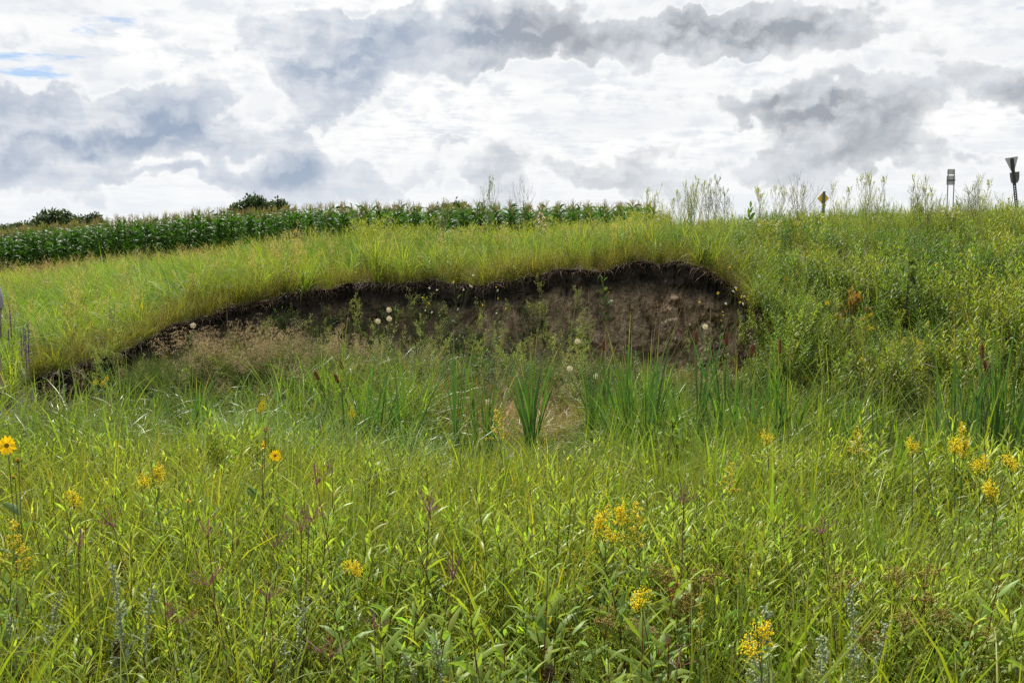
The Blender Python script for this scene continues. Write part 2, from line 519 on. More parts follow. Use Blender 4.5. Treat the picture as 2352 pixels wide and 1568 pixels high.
# ground mesh: columns over s, rows through the knots with subdivision
cols = np.unique(np.concatenate([np.linspace(-1.35, 1.35, 361)]))
ci = np.clip(((cols - SG[0]) / (SG[1] - SG[0])).round().astype(int), 0, NS - 1)
sub = [2, 2, 3, 4, 6, 5, 5, 6, 4, 4, 8, 6, 6, 8, 6, 3, 4, 3, 3, 2, 2]
rowsY = []
for k in range(len(KY) - 1):
    for j in range(sub[k] if k < len(sub) else 2):
        f = j / (sub[k] if k < len(sub) else 2)
        rowsY.append(KY[k][ci] * (1 - f) + KY[k + 1][ci] * f)
rowsY.append(KY[-1][ci])
rowsY = np.array(rowsY)
ext = np.concatenate([[-12, -5, -2.4], cols, [2.4, 5, 12]])
ei = np.concatenate([[0] * 3, np.arange(len(cols)), [len(cols) - 1] * 3])
GY = rowsY[:, ei]; GX = ext[None] * np.maximum(GY, 6.0)
GX = np.where(GY < 0, GX * 6, GX)
GZ = gh(np.clip(GX, -1.35 * np.maximum(GY, 6), 1.35 * np.maximum(GY, 6)).ravel(), GY.ravel()).reshape(GY.shape)
nr, nc = GY.shape
ii = (np.arange(nr - 1)[:, None] * nc + np.arange(nc - 1)[None])
Q = np.stack([ii, ii + 1, ii + nc + 1, ii + nc], -1).reshape(-1, 4)
gm = bpy.data.materials.new("turf_soil"); gm.use_nodes = True
n_ = gm.node_tree; b_ = NB(n_); p_ = n_.nodes['Principled BSDF']
geo_ = n_.nodes.new('ShaderNodeNewGeometry')
nzA = b_.noise(geo_.outputs['Position'], 1.3, 6, .65); nzB = b_.noise(geo_.outputs['Position'], 30, 4, .6)
c1 = b_.mix(b_.mr(nzA, .4, .62), (.05, .045, .022, 1), (.045, .06, .016, 1))
c2 = b_.mix(b_.mr(nzB, .35, .7), c1, (.085, .08, .035, 1))
n_.links.new(c2, p_.inputs['Base Color']); p_.inputs['Roughness'].default_value = .95
bp = n_.nodes.new('ShaderNodeBump'); bp.inputs['Distance'].default_value = .03
n_.links.new(nzB, bp.inputs['Height']); n_.links.new(bp.outputs[0], p_.inputs['Normal'])
gobj = link(build_mesh("ground", np.stack([GX, GY, GZ], -1).reshape(-1, 3), Q, np.zeros((0, 3), np.int32), np.full((nr * nc, 3), .1), gm, True), "ground")
tag(gobj, kind='structure')

# ------------------------------------------------------------------ cut bank face
bm_s = np.linspace(pxs(40), pxs(1812), 900)
bi = np.clip(((bm_s - SG[0]) / (SG[1] - SG[0])).round().astype(int), 0, NS - 1)
NV = 110
v = np.linspace(0, 1, NV)
sx = bm_s[None] * np.ones((NV, 1))
# profile knots (v -> Y offset fraction between toe and rim, z fraction)
kv = np.array([0, .10, .36, .52, .68, .84, .95, 1.0])
kyf = np.array([-.10, .12, .70, .79, .88, .96, 1.0, 1.0])
kzf = np.array([-.12, .02, .13, .34, .60, .83, .95, 1.0])
yf = np.interp(v, kv, kyf)[:, None]; zf = np.interp(v, kv, kzf)[:, None]
ty, tz, ry_, rz_ = toeY[bi][None], toeZ[bi][None], rimY[bi][None], rimZ[bi][None]
BY = ty + (ry_ - ty) * yf; BZ = tz + (rz_ - tz) * zf
over = np.clip((zf - .86) / .14, 0, 1)
BY = BY - over * .13                                       # turf lip hangs over
BX = sx * BY


def fbm(P, sc, octv=4, seed=0):
    out = np.empty(len(P))
    for i, p in enumerate(P):
        out[i] = mnoise.fractal(Vector((p[0] * sc + seed, p[1] * sc, p[2] * sc)), .9, 2.0, octv)
    return out


Pb = np.stack([BX, BY, BZ], -1).reshape(-1, 3)
big = fbm(Pb, 1.1, 3, 5).reshape(BX.shape)
med = fbm(Pb, 5.0, 4, 9).reshape(BX.shape)
fine = fbm(Pb * [1, 1, .25], 16.0, 3, 3).reshape(BX.shape)
slump = np.clip((sx - pxs(1250)) / .08, 0, 1) * np.clip((zf - .04) / .12, 0, 1) * np.clip((.80 - zf) / .15, 0, 1)
clod = fbm(Pb, 11.0, 3, 21).reshape(BX.shape)
vert = np.clip((zf - .50) / .14, 0, 1)
amp = np.clip(zf / .1, 0, 1) * np.clip((1.0 - zf) / .03, .25, 1)
gull = np.abs(np.sin(sx * 95 + 3 * zf + big * 5)) ** .6
disp = (.12 * big + .07 * med + .035 * fine * (.3 + vert) + slump * (.075 * np.abs(clod) + .10 * (gull - .6))) * amp
BYd = BY - disp
BZd = BZ + .03 * med * amp * (1 - vert)
BXd = sx * BY
depth = (rz_ - BZ) + .05 * med + .03 * fine
topsoil = np.clip((.40 + .14 * big - depth) / .20, 0, 1)
left = np.clip((pxs(1150) - sx) / .12, 0, 1)
streak = .5 + .5 * np.sin(sx * 310 + 5 * big + 3 * np.sin(sx * 71)) * np.cos(sx * 137 + 2 * med)
low = np.array([.225, .172, .108])[None, None] * (1 - .55 * left[..., None]) * (1 + .35 * med[..., None] + .25 * clod[..., None]) * (.72 + .4 * streak[..., None])
rust = np.clip(np.sin(sx * 40 + big * 3) - .2, 0, 1) * slump
low = low * (1 - rust[..., None] * .5) + np.array([.11, .055, .025]) * rust[..., None] * .5
dkc = np.array([.026, .021, .016])[None, None] * (1 + .5 * med[..., None])
BC = (low * (1 - topsoil[..., None]) + dkc * topsoil[..., None]).clip(.004, .5)
ii = (np.arange(NV - 1)[:, None] * 900 + np.arange(899)[None])
Q = np.stack([ii, ii + 1, ii + 901, ii + 900], -1).reshape(-1, 4)
# fold the top edge back over the ground
Vb = np.stack([BXd, BYd, BZd], -1)
back = Vb[-1:].copy(); back[..., 1] += .35; back[..., 0] = bm_s[None] * (BY[-1:] + .35); back[..., 2] = gh(back[0, :, 0], back[0, :, 1])[None] - .02
Vb = np.concatenate([Vb, back]); BC = np.concatenate([BC, BC[-1:]])
ii = (np.arange(NV)[:, None] * 900 + np.arange(899)[None])
Q = np.stack([ii, ii + 1, ii + 901, ii + 900], -1).reshape(-1, 4)
sm = bpy.data.materials.new("bare_soil"); sm.use_nodes = True
n_ = sm.node_tree; b_ = NB(n_); p_ = n_.nodes['Principled BSDF']
at_ = n_.nodes.new('ShaderNodeAttribute'); at_.attribute_name = 'tint'
geo_ = n_.nodes.new('ShaderNodeNewGeometry')
nzA = b_.noise(geo_.outputs['Position'], 26, 6, .7); nzB = b_.noise(geo_.outputs['Position'], 90, 3, .6)
vo = n_.nodes.new('ShaderNodeTexVoronoi'); vo.feature = 'DISTANCE_TO_EDGE'; vo.inputs['Scale'].default_value = 13
n_.links.new(b_.v('ADD', geo_.outputs['Position'], b_.v('SCALE', b_.noise(geo_.outputs['Position'], 8, 3, .6, col=True), .12)), vo.inputs['Vector'])
crack = b_.mr(vo.outputs['Distance'], 0.0, .035, .55, 1.0)
cc = b_.v('SCALE', at_.outputs['Color'], b_.m('MULTIPLY', b_.mr(nzA, .25, .75, .6, 1.5), crack))
n_.links.new(cc, p_.inputs['Base Color']); p_.inputs['Roughness'].default_value = .95; p_.inputs['Specular IOR Level'].default_value = .15
bp = n_.nodes.new('ShaderNodeBump'); bp.inputs['Distance'].default_value = .025; bp.inputs['Strength'].default_value = .9
n_.links.new(b_.m('ADD', b_.m('ADD', nzA, b_.m('MULTIPLY', nzB, .5)), crack), bp.inputs['Height']); n_.links.new(bp.outputs[0], p_.inputs['Normal'])
bank = link(build_mesh("earth_bank", Vb.reshape(-1, 3), Q, np.zeros((0, 3), np.int32), BC.reshape(-1, 3), sm, True), "earth_bank")
tag(bank, kind='structure')


def bank_v(px, vv):
    j = int(np.clip(np.searchsorted(bm_s, pxs(px)), 0, 899))
    return Vector(Vb[int(np.clip(vv * NV, 0, NV - 1)), j])


def bank_point(px, zfrac):
    """a point on the cut face"""
    j = int(np.clip(np.searchsorted(bm_s, pxs(px)), 0, 899)); i = int(np.clip(np.searchsorted(zf[:, 0], zfrac), 0, NV - 1))
    return Vector(Vb[i, j])


# clods fallen on the slope of the bank
cg = Geo()
for k in range(300):
    px = random.uniform(1250, 1800) if k % 3 else random.uniform(150, 1800)
    p = bank_v(px, random.betavariate(1.5, 1.8) * .60)
    r = random.uniform(.008, .026) * (1.9 if random.random() < .08 else 1)
    m_ = 10
    th = np.linspace(0, np.pi, 5)[:, None]; ph = np.linspace(0, 2 * np.pi, 7)[None, :-1]
    S = np.stack([np.sin(th) * np.cos(ph), np.sin(th) * np.sin(ph), np.cos(th) * np.ones_like(ph)], -1).reshape(-1, 3)
    S = S * (r * rng.uniform(.7, 1.25, (len(S), 1))) * np.array([1, 1, .75]) + np.array(p)
    q = [(a * 6 + b, a * 6 + (b + 1) % 6, (a + 1) * 6 + (b + 1) % 6, (a + 1) * 6 + b) for a in range(4) for b in range(6)]
    cg.add(S, q, None, np.array([.14, .115, .088]) * random.uniform(.45, 1.1))
tag(link(cg.mesh("soil_clods", sm, False), "soil_clods"), "loose lumps of brown soil fallen down the cut bank", "soil clods", kind='stuff')

# ------------------------------------------------------------------ prototypes (each returns a Geo or dict part -> Geo)


def tuft(n, h, hv, w, lean, bend, col, r=.05, segs=4, prof='grass', v=.22, tip=TAN, hue=.12, phi=None, fold=0.0):
    g = Geo()
    L = np.abs(rng.normal(h, hv, n)).clip(h * .35, h * 1.6)
    ph = U(0, 6.283, n) if phi is None else phi + rng.normal(0, .5, n)
    ribbons(g, rad(n, r), ph, np.abs(rng.normal(lean, lean * .6 + .03, n)), np.abs(rng.normal(bend, bend * .5 + .05, n)), L,
            w * U(.6, 1.3, n), jcol(col, n, v, hue), segs, prof, fold, None, tip)
    return g


def leafy(h=.6, ns=3, nl=26, ll=.09, lw=.018, up=1.0, col=MG, stem=(.12, .08, .04), spread=.25, r=.06, fold=.35, top=1.0, g=None, bend=.5, f0=.15):
    g = g or Geo()
    base = rad(ns, r)
    H = h * U(.75, 1.1, ns)
    c, d = tubes(g, base, U(0, 6.283, ns), U(.02, spread, ns), U(-.1, .35, ns), H, .0028, .0012, jcol(stem, ns, .15), 5)
    f = f0 + (1 - f0) * (np.arange(nl)[None] + U(-.4, .4, (ns, nl))) / nl
    p = along(c, f).reshape(-1, 3)
    k = len(p)
    ph = (np.arange(nl)[None] * 2.4 + U(0, 6, (ns, 1)) + U(-.3, .3, (ns, nl))).ravel()
    th = (up * (1 - .55 * f.ravel() ** 3)) * U(.75, 1.2, k)
    sz = (np.sin(np.pi * (.12 + .80 * f.ravel())) ** .6) * U(.75, 1.15, k)
    cc = jcol(col, k, .16, .10) * (1 + .45 * (f.ravel() > .86))[:, None]
    ribbons(g, p, ph, th, U(.1, bend + .5, k), ll * sz, lw * sz, cc, 3, 'leaf', fold)
    g.tops = c[:, -1]
    g.c = c
    return g


def panicle(g, top, h=.14, w=.09, nb=12, k=14, col=(.80, .60, .02), flat=False, r=.0028, stemc=(.16, .18, .04)):
    """goldenrod plume: arching side branches thick with florets"""
    z = np.linspace(-h, 0, nb) if not flat else U(-.03, 0, nb)
    base = np.asarray(top)[None] + np.stack([np.zeros(nb), np.zeros(nb), z - (0 if not flat else .05)], -1)
    ph = np.arange(nb) * 2.4 + U(0, 6)
    L = (w * (1.05 - (z + h) / h * .85) if not flat else w * U(.5, 1, nb)) * U(.75, 1.2, nb)
    th = U(.8, 1.2, nb) if not flat else U(.15, .95, nb)
    c, d = tubes(g, base, ph, th, U(.2, .9, nb) if not flat else U(-.2, .1, nb), L, .0012, .0006, stemc, 4)
    f = U(.25 if not flat else .6, 1.0, (nb, k))
    p = along(c, f).reshape(-1, 3) + rng.normal(0, .0035 if not flat else .008, (nb * k, 3))
    p[:, 2] += .003
    blobs(g, p, r * U(.7, 1.3, len(p)), jcol(col, len(p), .14, .05))
    return g


def daisy(g, gc, p, facing, r=.035, n=15, drop=False):
    """ray petals into g, brown disc into gc, at p facing a direction"""
    f = Vector(facing).normalized(); q = f.to_track_quat('Z', 'Y').to_matrix()
    q = np.array(q)
    a = np.arange(n) / n * 6.283 + U(-.1, .1, n)
    gg = Geo()
    sel = np.ones(n, bool) if not drop else U(0, 1, n) > .45
    a = a[sel]
    ribbons(gg, np.stack([np.cos(a), np.sin(a), np.zeros(len(a))], -1) * r * .20, a, U(1.25, 1.6, len(a)) if not drop else U(.5, 1.3, len(a)), U(-.2, .3, len(a)), r * .86 * U(.85, 1.1, len(a)), r * .37, jcol((.90, .60, .01), len(a), .06, .02), 3, 'oval', .25, 0.0)
    V, Q, T, C = gg.arrays(); g.add(V @ q.T + np.array(p), Q, T, C)
    gd = Geo()
    th = np.linspace(0, 1.45, 5)[:, None]; ph = np.linspace(0, 6.283, 13)[None, :-1]
    S = np.stack([np.sin(th) * np.cos(ph), np.sin(th) * np.sin(ph), np.cos(th) * np.ones_like(ph) * .55 - .05], -1).reshape(-1, 3) * r * .25
    qd = [(i * 12 + j, i * 12 + (j + 1) % 12, (i + 1) * 12 + (j + 1) % 12, (i + 1) * 12 + j) for i in range(4) for j in range(12)]
    gd.add(S, qd, None, jcol((.20, .10, .02), len(S), .3))
    blobs(gd, S * 1.03, r * .03, (.35, .20, .03))
    V, Q, T, C = gd.arrays(); gc.add(V @ q.T + np.array(p), Q, T, C)


def puff(g, p, r=.03, n=130, col=(.72, .66, .55)):
    """seed clock: radial threads each ending in a little parachute"""
    u = rng.normal(0, 1, (n, 3)); u /= np.linalg.norm(u, axis=1)[:, None]
    ph = np.arctan2(u[:, 1], u[:, 0]); th = np.arccos(u[:, 2].clip(-1, 1))
    P = np.tile(np.asarray(p, float), (n, 1))
    ribbons(g, P, ph, th, 0.0, r, r * .035, jcol(col, n, .1, .02), 1, 'flat', 0)
    e = P + u * r * U(.86, 1.0, (n, 1))
    for k in range(4):
        w = rng.normal(0, 1, (n, 3)); w -= u * (w * u).sum(1)[:, None]; w /= np.linalg.norm(w, axis=1)[:, None]
        s2 = np.cross(u, w)
        V = np.stack([e, e + w * r * .30 + u * r * .10, e + w * r * .26 + s2 * r * .08 + u * r * .1], 1)
        g.add(V.reshape(-1, 3), None, np.arange(n * 3).reshape(-1, 3), np.repeat(jcol(col, n, .08, .02), 3, 0))
    blobs(g, [p], r * .22, (.30, .24, .15))


def branchy(h=1.0, nb=22, bl=.35, sub_n=3, col=(.22, .24, .08), r=.004, th=(.3, .8), bits=8, bitcol=(.36, .38, .08), bit=(.004, .016), f0=.25, curve=-.3, ns=1, up=0.0):
    g = Geo(); gl = Geo()
    base = rad(ns, .04 * (ns > 1))
    c, d = tubes(g, base, U(0, 6.28, ns), U(.0, .12, ns) + .08 * (ns > 1), U(-.1, .2, ns), h * U(.8, 1.05, ns), r, r * .3, col, 6)
    f = U(f0, .97, (ns, nb)); p = along(c, f).reshape(-1, 3); k = len(p)
    Lb = bl * h * (1.15 - f.ravel()) * U(.6, 1.2, k)
    c2, d2 = tubes(g, p, U(0, 6.28, k), U(th[0], th[1], k), U(curve * 1.5, curve * .3, k), Lb, r * .45, r * .18, col, 4)
    cs = [c2]
    if sub_n:
        f3 = U(.3, .95, (k, sub_n)); p3 = along(c2, f3).reshape(-1, 3); k3 = len(p3)
        c3, d3 = tubes(g, p3, U(0, 6.28, k3), U(.1, .8, k3), U(-.3, .3, k3), np.repeat(Lb, sub_n) * .45 * U(.5, 1.2, k3), r * .25, r * .12, col, 3)
        cs.append(c3)
    if bits:
        for cc in cs + [c]:
            ff = U(.35, 1, (len(cc), bits)); pp = along(cc, ff).reshape(-1, 3); kk = len(pp)
            ribbons(gl, pp, U(0, 6.28, kk), U(.1, 1.0, kk), U(-.3, .8, kk), bit[1] * U(.7, 1.4, kk), bit[0], jcol(bitcol, kk, .2, .08), 2, 'leaf', .2)
    return {'stem': g, 'pods': gl}


# ------------------------------------------------------------------ libraries for the ground cover (realised below)
LIB = {}
LIB['fine'] = [tuft(34, .50, .10, .0038, .22, .7, YG, .07, 4) for _ in range(6)]
LIB['med'] = [tuft(20, .52, .12, .0085, .20, .8, (.21, .27, .035), .06, 5, fold=.25) for _ in range(6)]
LIB['broad'] = [tuft(11, .60, .12, .0165, .16, .45, (.21, .285, .032), .05, 5, fold=.35, v=.15) for _ in range(5)]
LIB['low'] = [tuft(30, .28, .08, .0060, .5, 1.0, (.15, .185, .028), .12, 3) for _ in range(4)]
LIB['tan'] = [tuft(16, .52, .12, .0032, .35, 1.1, (.30, .27, .13), .07, 4, tip=None) for _ in range(3)]
LIB['forb'] = [leafy(.56, 3, 30, .085, .0145, 1.0, (.225, .300, .048)) for _ in range(4)] + \
              [leafy(.50, 4, 26, .070, .0115, .85, (.275, .345, .075)) for _ in range(3)] + \
              [leafy(.54, 3, 28, .095, .0145, 1.0, (.215, .295, .048)) for _ in range(3)]
LIB['silverleaf'] = [leafy(.42, 3, 22, .06, .011, .95, (.25, .31, .23)) for _ in range(3)]


def wide_low():
    g = Geo()
    n = 16
    ribbons(g, rad(n, .08) + [0, 0, .0], U(0, 6.28, n), U(.3, 1.1, n), U(.2, .9, n), U(.15, .30, n), U(.02, .035, n), jcol((.13, .20, .035), n, .2), 4, 'oval', .25)
    return g


LIB['wide'] = [wide_low() for _ in range(3)]
LIB['sedge'] = [tuft(26, .85, .15, .0085, .30, 1.75, (.165, .215, .035), .07, 6, tip=None, fold=.2) for _ in range(5)]
LIB['reed'] = [tuft(9, .95, .15, .016, .13, .35, (.155, .235, .026), .06, 5, tip=TAN, fold=.3) for _ in range(4)]
LIB['droop'] = [tuft(34, .62, .10, .0048, .45, 1.15, (.205, .265, .030), .08, 5, phi=math.pi, tip=TAN, v=.18) for _ in range(5)]
LIB['hill'] = [leafy(.64, 5, 38, .062, .0125, .8, (.185, .240, .028), r=.10, spread=.42, fold=.25) for _ in range(5)] + \
              [leafy(.56, 5, 34, .068, .0145, .9, (.115, .185, .025), r=.11, spread=.45, fold=.25) for _ in range(4)]


def hazy(col=(.30, .30, .09), h=.6, n=10, bc=(.34, .33, .10)):
    """light airy panicle plant"""
    g = Geo(); ns, nb = 3, 8
    c, d = ribbons(g, rad(ns, .04), U(0, 6.28, ns), U(.05, .2, ns), U(-.1, .3, ns), h * U(.8, 1.05, ns), .0035, jcol(col, ns), 4, 'flat', 0)
    p = along(c, U(.4, .98, (ns, nb))).reshape(-1, 3); k = len(p)
    c2, d = ribbons(g, p, U(0, 6.28, k), U(.3, .9, k), U(-.6, .3, k), h * U(.08, .22, k), .0018, jcol(col, k), 2, 'flat', 0)
    q = along(c2, U(.25, 1, (k, 9))).reshape(-1, 3) + rng.normal(0, .006, (k * 9, 3)); m = len(q)
    ribbons(g, q, U(0, 6.28, m), U(.1, 1.2, m), 0., U(.009, .018, m), .005, jcol(bc, m, .2, .08), 1, 'flat', 0)
    return g


LIB['yelhaze'] = [hazy((.20, .22, .05), .62, 10, (.42, .40, .06)) for _ in range(4)]
LIB['seedhead'] = [hazy((.30, .25, .13), .62, 10, (.42, .34, .20)) for _ in range(3)]
LIB['rimgrass'] = [tuft(30, .40, .10, .0036, .25, .6, (.155, .165, .040), .08, 4, tip=BRN) for _ in range(4)] + [tuft(26, .32, .10, .0034, .35, .7, (.18, .13, .055), .08, 3, tip=BRN)]


def brome():
    g = Geo(); n = 7
    c, d = tubes(g, rad(n, .07), U(0, 6.28, n), U(.05, .3, n), U(.1, .5, n), U(.45, .7, n), .0014, .0008, jcol((.34, .27, .14), n, .1), 5)
    p = np.repeat(along(c, np.tile(np.linspace(.72, 1, 5), (n, 1))).reshape(-1, 3), 3, 0); k = len(p)
    c2, _ = tubes(g, p, U(0, 6.28, k), U(.6, 1.2, k), U(1.0, 1.9, k), U(.05, .11, k), .0007, .0005, (.42, .30, .17), 4)
    q = along(c2, U(.5, 1, (k, 4))).reshape(-1, 3); m = len(q)
    ribbons(g, q, U(0, 6.28, m), U(2.3, 3.1, m), 0.0, U(.012, .024, m), .0035, jcol((.50, .39, .22), m, .25, .08), 2, 'leaf', .3)
    return g


LIB['brome'] = [brome() for _ in range(4)]
LIB['bankweed'] = [leafy(.26, 3, 14, .07, .016, 1.1, (.06, .13, .03), r=.05, spread=.7) for _ in range(3)] + [hazy((.14, .17, .05), .42, 6, (.24, .27, .10)) for _ in range(2)]

LIBA = {k: [q.arrays() for q in v_] for k, v_ in LIB.items()}


def realise(name, items, mat, tintfn=None, smooth=False):
    """items: list of (libkey, x, y, z, scale, zscale, rotz, tiltx, tilty, tint(3)) arrays -> ONE mesh"""
    Vs, Qs, Ts, Cs = [], [], [], []; n0 = 0
    for key, X, sc, zs, rz, lx, ly, tint in items:
        lib = LIBA[key]; pick = rng.integers(0, len(lib), len(X))
        for j, (V, Q, T, C) in enumerate(lib):
            m_ = np.nonzero(pick == j)[0]
            if not len(m_): continue
            k = len(m_)
            ca, sa = np.cos(rz[m_])[:, None], np.sin(rz[m_])[:, None]
            x = (V[None, :, 0] * ca - V[None, :, 1] * sa) * sc[m_][:, None]
            y = (V[None, :, 0] * sa + V[None, :, 1] * ca) * sc[m_][:, None]
            z = V[None, :, 2] * (sc[m_] * zs[m_])[:, None]
            x = x + z * lx[m_][:, None]; y = y + z * ly[m_][:, None]
            P_ = np.stack([x, y, z], -1) + X[m_][:, None]
            Vs.append(P_.reshape(-1, 3).astype(np.float32))
            Cs.append((C[None] * tint[m_][:, None]).reshape(-1, 3).astype(np.float32))
            off = (n0 + np.arange(k) * len(V))[:, None, None]
            if len(Q): Qs.append((Q[None] + off).reshape(-1, 4).astype(np.int32))
            if len(T): Ts.append((T[None] + off).reshape(-1, 3).astype(np.int32))
            n0 += k * len(V)
    V = np.concatenate(Vs); C = np.concatenate(Cs)
    Q = np.concatenate(Qs) if Qs else np.zeros((0, 4), np.int32)
    T = np.concatenate(Ts) if Ts else np.zeros((0, 3), np.int32)
    return link(build_mesh(name, V, Q, T, C, mat, smooth), name)


def vnoise(x, y, sc, seed):
    """smooth value noise 0..1, numpy"""
    r_ = np.random.default_rng(seed).uniform(0, 1, (64, 64))
    u = x / sc + 200; w = y / sc + 200
    i = np.floor(u).astype(int); j = np.floor(w).astype(int); fu = u - i; fw = w - j
    fu = fu * fu * (3 - 2 * fu); fw = fw * fw * (3 - 2 * fw)
    g_ = lambda a, b: r_[a % 64, b % 64]
    return (g_(i, j) * (1 - fu) + g_(i + 1, j) * fu) * (1 - fw) + (g_(i, j + 1) * (1 - fu) + g_(i + 1, j + 1) * fu) * fw


def pts(n, y0, y1, s0=-.72, s1=.72):
    """n points spread evenly over a fan of ground"""
    out = []
    y = np.sqrt(U(max(y0, .1) ** 2, y1 ** 2, n)); s = U(s0, s1, n)
    return s * np.maximum(y, 1.2), y, s


def S_(s, arrv):
    return np.interp(s, SG, arrv)


name_near = lambda y: np.mean(y) < 9


def make(key, x, y, sc=(.8, 1.2), zs=(.85, 1.15), lean=(0, 0), leanv=.08, tint=(1, 1, 1), tv=.12, zoff=-.01, patch=.25, pseed=3):
    n = len(x)
    z = gh(x, y) + zoff
    sq = x / np.maximum(y, 6.0); fq = (y - S_(sq, toeY)) / (S_(sq, rimY) - S_(sq, toeY))
    z = np.where((S_(sq, inS) > .25) & (fq > 0) & (fq < .98), S_(sq, toeZ) + (S_(sq, rimZ) - S_(sq, toeZ)) * np.interp(fq, kyf, kzf) + zoff, z)
    s_ = x / np.maximum(y, 6.0); r_y = S_(s_, rimY)
    z = np.where((S_(s_, inS) > .25) & (y > r_y - .12) & (y < r_y + .14), S_(s_, rimZ) + zoff, z)
    hs_ = .70 + .50 * vnoise(x, y, .9 if name_near(y) else 1.6, pseed + 40)
    if key in ('sedge', 'reed', 'med', 'low'): hs_ = hs_ * np.where((np.abs(sq - pxs(1190)) < .085) & (y > 7.2) & (y < 11), .42, 1.0)
    if key in ('droop', 'fine', 'med', 'forb', 'hill', 'seedhead'): hs_ = hs_ * np.where((sq < pxs(420)) & (fq > .9) & (fq < 1.5), .45, 1.0)
    t = np.asarray(tint)[None] * rng.normal(1, tv, (n, 1)).clip(.6, 1.5) * np.ones((n, 3))
    pn = vnoise(x, y, 1.1, pseed) - .5
    t = t * (1 + patch * pn[:, None] * np.array([1.3, .7, .3]))
    return (key, np.stack([x, y, z], -1), U(*sc, n) * hs_ ** .5, U(*zs, n) * hs_ ** .5, U(0, 6.283, n), rng.normal(lean[0], leanv, n), rng.normal(lean[1], leanv, n), t)


# --- foreground meadow ---------------------------------------------------------------------------
items_g, items_f = [], []


def fg(n, y0=.9, y1=7.0, dens=None, **k):
    n = int(n * 1.45)
    y = np.sqrt(U(0, 1, n) * (y1 ** 2 - y0 ** 2) + y0 ** 2); x = U(-1, 1, n) * .72 * y
    m_ = int(n * .42); y_ = U(y0, 5.6, m_); x_ = U(-1, 1, m_) * 4.1; o_ = np.abs(x_) > .70 * y_
    x = np.concatenate([x[:int(n * .69)], x_[o_]]); y = np.concatenate([y[:int(n * .69)], y_[o_]]); s = x / np.maximum(y, 1.2); n = len(x)
    keep = np.ones(n, bool)
    if dens is not None: keep = U(0, 1, n) < dens(x, y, s)
    keep &= ~((s > pxs(1900)) & (y > 5.9) & (U(0, 1, n) < .75))
    return x[keep], y[keep]


patchA = lambda x, y, s: (vnoise(x, y, .55, 21) > .5) * .9 + .1
patchB = lambda x, y, s: (vnoise(x, y, .6, 33) > .55) * .95 + .05
fl = lambda x, y, s: np.clip(.35 + (y < 4.6) * .65, 0, 1)
# looser away from the camera (they overlap in view), everything a little shorter right at the feet
x, y = fg(1500, y1=6.9, dens=lambda x, y, s: .45 + .55 * patchA(x, y, s)); items_g.append(make('fine', x, y, (.8, 1.15), lean=(.06, 0)))
x, y = fg(2000, y1=6.9); items_g.append(make('med', x, y, (.7, 1.1), lean=(.05, 0), pseed=8))
x, y = fg(2200, y1=6.9, dens=patchB); items_g.append(make('broad', x, y, (.65, 1.0), lean=(.08, .0)))
x, y = fg(1900, y1=7.2); items_g.append(make('low', x, y, (.8, 1.3)))
x, y = fg(900, y1=6.9, dens=lambda x, y, s: np.clip(.7 - s, .2, 1)); items_g.append(make('sedge', x, y, (.5, .72), lean=(.05, -.05), leanv=.15, tint=(1.35, 1.3, 1.3)))
x, y = fg(620, y1=6.9); items_g.append(make('tan', x, y, (.8, 1.1), lean=(.1, 0)))
x, y = fg(5200, y0=.9, y1=6.6, dens=lambda x, y, s: fl(x, y, s) * np.clip(.45 + (s + .35) * 1.1, .35, 1) * (.35 + .65 * (vnoise(x, y, .5, 44) > .42))); items_f.append(make('forb', x, y, (.75, 1.15), pseed=14))
x, y = fg(420, y0=.9, y1=6.0, dens=lambda x, y, s: (vnoise(x, y, .5, 55) > .5) * 1.0); items_f.append(make('silverleaf', x, y, (.8, 1.1)))
x, y = fg(520, y0=.9, y1=6.8); items_f.append(make('wide', x, y, (.6, 1.1)))
o = realise("meadow_grass", items_g, M_NEARG); tag(o, "tall mixed green grass filling the near meadow", "grass", kind='stuff')
o = realise("meadow_herbs", items_f, M_NEARL); tag(o, "leafy green herbs growing through the near meadow grass", "herbs", kind='stuff')

# --- wet trough below the bank --------------------------------------------------------------------
items = []
n = 2600; x, y, s = pts(n, 6.4, 10.6)
lim = S_(s, toeY) + .15 + .9 * (s < pxs(560)) * (s > pxs(0)) * 0
ty_ = S_(s, toeY)
hollow = ((s > pxs(1900)) & (y > 6.2) & (y < 8.2))
strawy = ((s > pxs(1040)) & (s < pxs(1330)) & (y > 9.0))
keep = (y < ty_ - .1) & (U(0, 1, n) < np.where(hollow, .10, np.where(strawy, .12, .8)))
left_ = np.clip((pxs(820) - s) / .22, 0, 1)
keep &= ~((left_ > .3) & (y > 7.9) & (U(0, 1, n) < .85))
x = x[keep]; y = y[keep]; s = s[keep]; left_ = left_[keep]; n = len(x); keep = np.ones(n, bool)
sed = (vnoise(x, y, .8, 5) > .42) & (U(0, 1, n) < 1 - .5 * left_)
items.append(make('sedge', x[sed], y[sed], (.62, .95), lean=(-.05, -.1), leanv=.15, patch=.3))
n3 = 260; x3, y3, s3 = pts(n3, 6.6, 8.6, pxs(480), pxs(1060)); items.append(make('sedge', x3, y3, (.6, .85), lean=(-.15, -.1), leanv=.2, tint=(1.35, 1.45, 3.2)))  # silvery sedges: the pale bluish tint paints a glint into the blade colour
b = keep & (U(0, 1, n) < .55); items.append(make('med', x[b] + .1, y[b], (.85, 1.3), tint=(.8, .98, .95)))
b = keep & (U(0, 1, n) < .40) & (s > pxs(1000)); items.append(make('reed', x[b], y[b] + .06, (.5, .8), tint=(1.1, 1.15, .9)))
